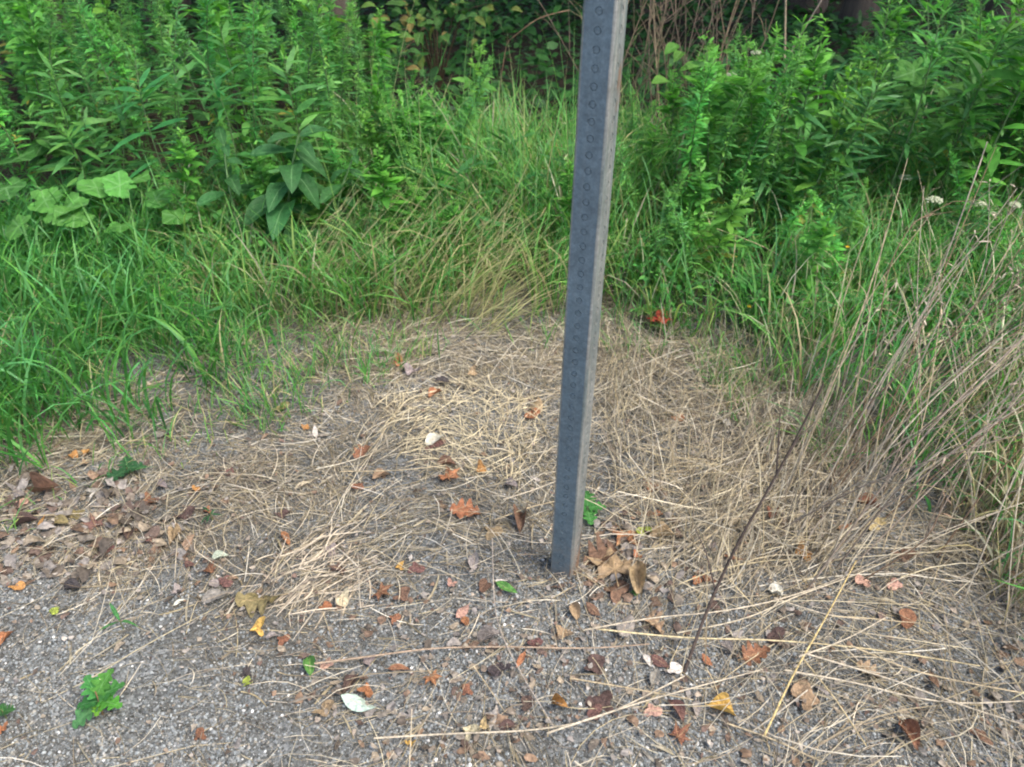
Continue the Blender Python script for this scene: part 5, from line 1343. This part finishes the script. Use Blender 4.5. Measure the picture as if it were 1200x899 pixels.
stalk([pt(920, 70, 3.5) * [1, 1, 0] + [0, 0, 0.05], pt(922, 66, 3.5), pt(945, 30, 3.5), pt(975, -20, 3.5)], 0.005, 0.003, (0.27, 0.22, 0.18), 'slanting dead branch crossing right of the straight pale stalk', 'dead_stalk', 'stalk')
stalk([pt(668, 12, 4.0), pt(630, 20, 4.0), pt(600, 45, 4.0), pt(592, 50, 4.05), pt(575, 110, 4.0) * [1, 1, 0]], 0.003, 0.002, (0.22, 0.14, 0.09), 'thin arching bramble stem at the dark gap left of the post', 'bramble_stem', 'stalk')

# ------------------------------------------------------------------ the wood behind
a = Acc()
n = 26000
x = RNG.uniform(-6, 6.5, n); y = RNG.uniform(4.0, 10.5, n)
z = hgt(x, y) + RNG.random(n) ** 1.5 * (0.10 + 0.30 * patchy(x, y, 1.6, 3))
az = RNG.uniform(0, 6.3, n); L = RNG.uniform(0.04, 0.10, n)
a.add(*leaf_cloud('u', np.stack([x, y, z], -1), np.stack([np.cos(az), np.sin(az), RNG.normal(0, 0.3, n)], -1), L, L * RNG.uniform(0.3, 0.7, n), pick(n, [(0.025, 0.09, 0.025), (0.035, 0.115, 0.03), (0.018, 0.065, 0.02)], 0.3)))
tag(link_mesh('undergrowth', a.mesh('undergrowth'), M_FOL), 'dark low undergrowth on the woodland floor', 'undergrowth', None, 'stuff')
a = Acc()
n = 26000
x = RNG.uniform(-24, 24, n); y = RNG.uniform(11, 20, n) + 0.01 * x * x; z = RNG.uniform(0.0, 8, n)
az = RNG.uniform(0, 6.3, n); L = RNG.uniform(0.15, 0.34, n)
a.add(*leaf_cloud('u', np.stack([x, y, z], -1), np.stack([np.cos(az), np.sin(az), RNG.normal(-0.2, 0.4, n)], -1), L, L * RNG.uniform(0.5, 0.8, n), pick(n, [(0.03, 0.10, 0.03), (0.04, 0.12, 0.035), (0.02, 0.075, 0.025)], 0.3)))
tag(link_mesh('woodland', a.mesh('woodland'), M_FOL), 'dense dark woodland far behind the weeds', 'woodland', None, 'stuff')
def tree_proto(seed):
    rg = np.random.default_rng(seed); H = rg.uniform(8, 10)
    fs = np.linspace(0, 1, 12); r0 = rg.uniform(0.13, 0.17)
    path = np.stack([0.25 * np.sin(2 * fs + seed), 0.2 * np.sin(2.6 * fs + 2 * seed), -0.15 + H * fs], -1)
    path[:, :2] -= path[0, :2]
    acc = Acc(); V, F = tube(path, r0 * (1.35 * np.exp(-fs * 30) * 0.5 + 1 - 0.85 * fs), 14); acc.add(V, F, (0.1, 0.08, 0.06))
    tips = []
    for k in range(14):
        f = rg.uniform(0.28, 0.95); i = f * 11; p = path[int(i)] * (1 - i % 1) + path[min(11, int(i) + 1)] * (i % 1)
        q = k * 2.4 + rg.normal(0, 0.3); Lb = (1.2 - f * 0.7) * rg.uniform(2.2, 3.2)
        e = p + np.array([math.cos(q) * Lb, math.sin(q) * Lb, Lb * rg.uniform(0.15, 0.5)]); m = (p + e) / 2 + np.array([0, 0, 0.25])
        V, F = tube(np.array([p, m, e]), [0.05 * (1.2 - f), 0.03, 0.012], 6); acc.add(V, F, (0.1, 0.08, 0.06))
        tips += [p * 0.5 + m * 0.5, m, (m + e) / 2, e]
    trunk = acc.mesh('tree_trunk'); trunk.materials.append(M_BARK)
    n = 9000; tips = np.array(tips); ii = rg.integers(0, len(tips), n)
    P = tips[ii] + rg.normal(0, 1, (n, 3)) * [0.5, 0.5, 0.32]
    P[:, 2] = np.maximum(P[:, 2], 2.1 + rg.random(n) * 0.4)
    az = rg.uniform(0, 6.3, n); L = rg.uniform(0.14, 0.27, n)
    acc = Acc(); acc.add(*leaf_cloud('c', P, np.stack([np.cos(az), np.sin(az), rg.normal(-0.2, 0.4, n)], -1), L, L * rg.uniform(0.5, 0.75, n), pick(n, [(0.045, 0.13, 0.035), (0.06, 0.16, 0.04), (0.035, 0.10, 0.03)], 0.25, rg), rg))
    crown = acc.mesh('tree_crown'); crown.materials.append(M_FOL)
    return trunk, crown
TP = [tree_proto(k) for k in range(3)]
TREES = [(385, 6.3, 1.15, 'tree whose brown trunk foot shows above the left bank'), (1000, 6.8, 0.6, 'tree whose trunk shows above the right thicket'), (943, 7.6, 0.8, 'dark tree left of the trunk above the right thicket'),
         (1160, 6.4, 0.7, 'slim dark tree at the upper right corner'), (560, 8.2, 0.9, 'dark tree in the gap left of the post'), (640, 9.4, 1.1, 'tree deep in the gap beside the post'), (760, 7.4, 0.6, 'slender tree behind the dead tangle'), (815, 8.6, 0.7, 'slender tree right of the dead tangle'),
         (200, 7.2, 1.0, 'tree hidden behind the left bank'), (60, 6.6, 1.0, 'tree behind the far left of the bank'), (1300, 8.0, 1.1, 'tree beyond the right edge of the thicket'), (480, 10.4, 1.0, 'farthest tree behind the yellowing shrub'), (880, 10.6, 1.0, 'farthest tree behind the straight pale stalk')]
for k, (px, D, s, lb) in enumerate(TREES):
    x0 = (px - 600) / FPX * (D * CP + (CAM_H) * SP)
    root = empty('tree', (x0, D, float(hgt(x0, D))), lb, 'tree', 'trees of the wood', k * 1.7)
    for nm, me in (('trunk', TP[k % 3][0]), ('crown', TP[k % 3][1])):
        o = link_mesh(nm, me, None, root); o.scale = (s, s, 1.0) if nm == 'trunk' else (1, 1, 1)
        if nm == 'crown': o['kind'] = 'stuff'
# unidentified pale shape on the woodland floor, built as a stone
p = g(603, -8)
V = IV * (1 + RNG.uniform(-0.08, 0.08, (12, 1)))
o = link_mesh('pale_shape', mesh_np('pale_shape', V * [0.11, 0.09, 0.07], IF, np.repeat(np.array([[0.45, 0.44, 0.45]]), 12, 0)), M_STONE)
md = o.modifiers.new('round', 'SUBSURF'); md.levels = md.render_levels = 2
o.location = (p[0], p[1], p[2] + 0.03)
tag(o, 'unidentified pale shape built as a stone on the woodland floor at the top edge', 'stone')

# ------------------------------------------------------------------ labels that still coincide: tell them apart by their place
ORD = ['leftmost', 'second from left', 'third from left', 'fourth from left', 'fifth from left', 'sixth from left', 'seventh from left', 'eighth from left', 'ninth from left', 'tenth from left', 'eleventh from left', 'twelfth from left']
same = {}
for o in bpy.data.objects:
    if o.parent is None and 'label' in o: same.setdefault(o['label'], []).append(o)
for lb, os_ in same.items():
    if 1 < len(os_) <= len(ORD):
        for k, o in enumerate(sorted(os_, key=lambda o: o.location[0] / max(0.3, o.location[1]))): o['label'] = lb + ', ' + ORD[k]
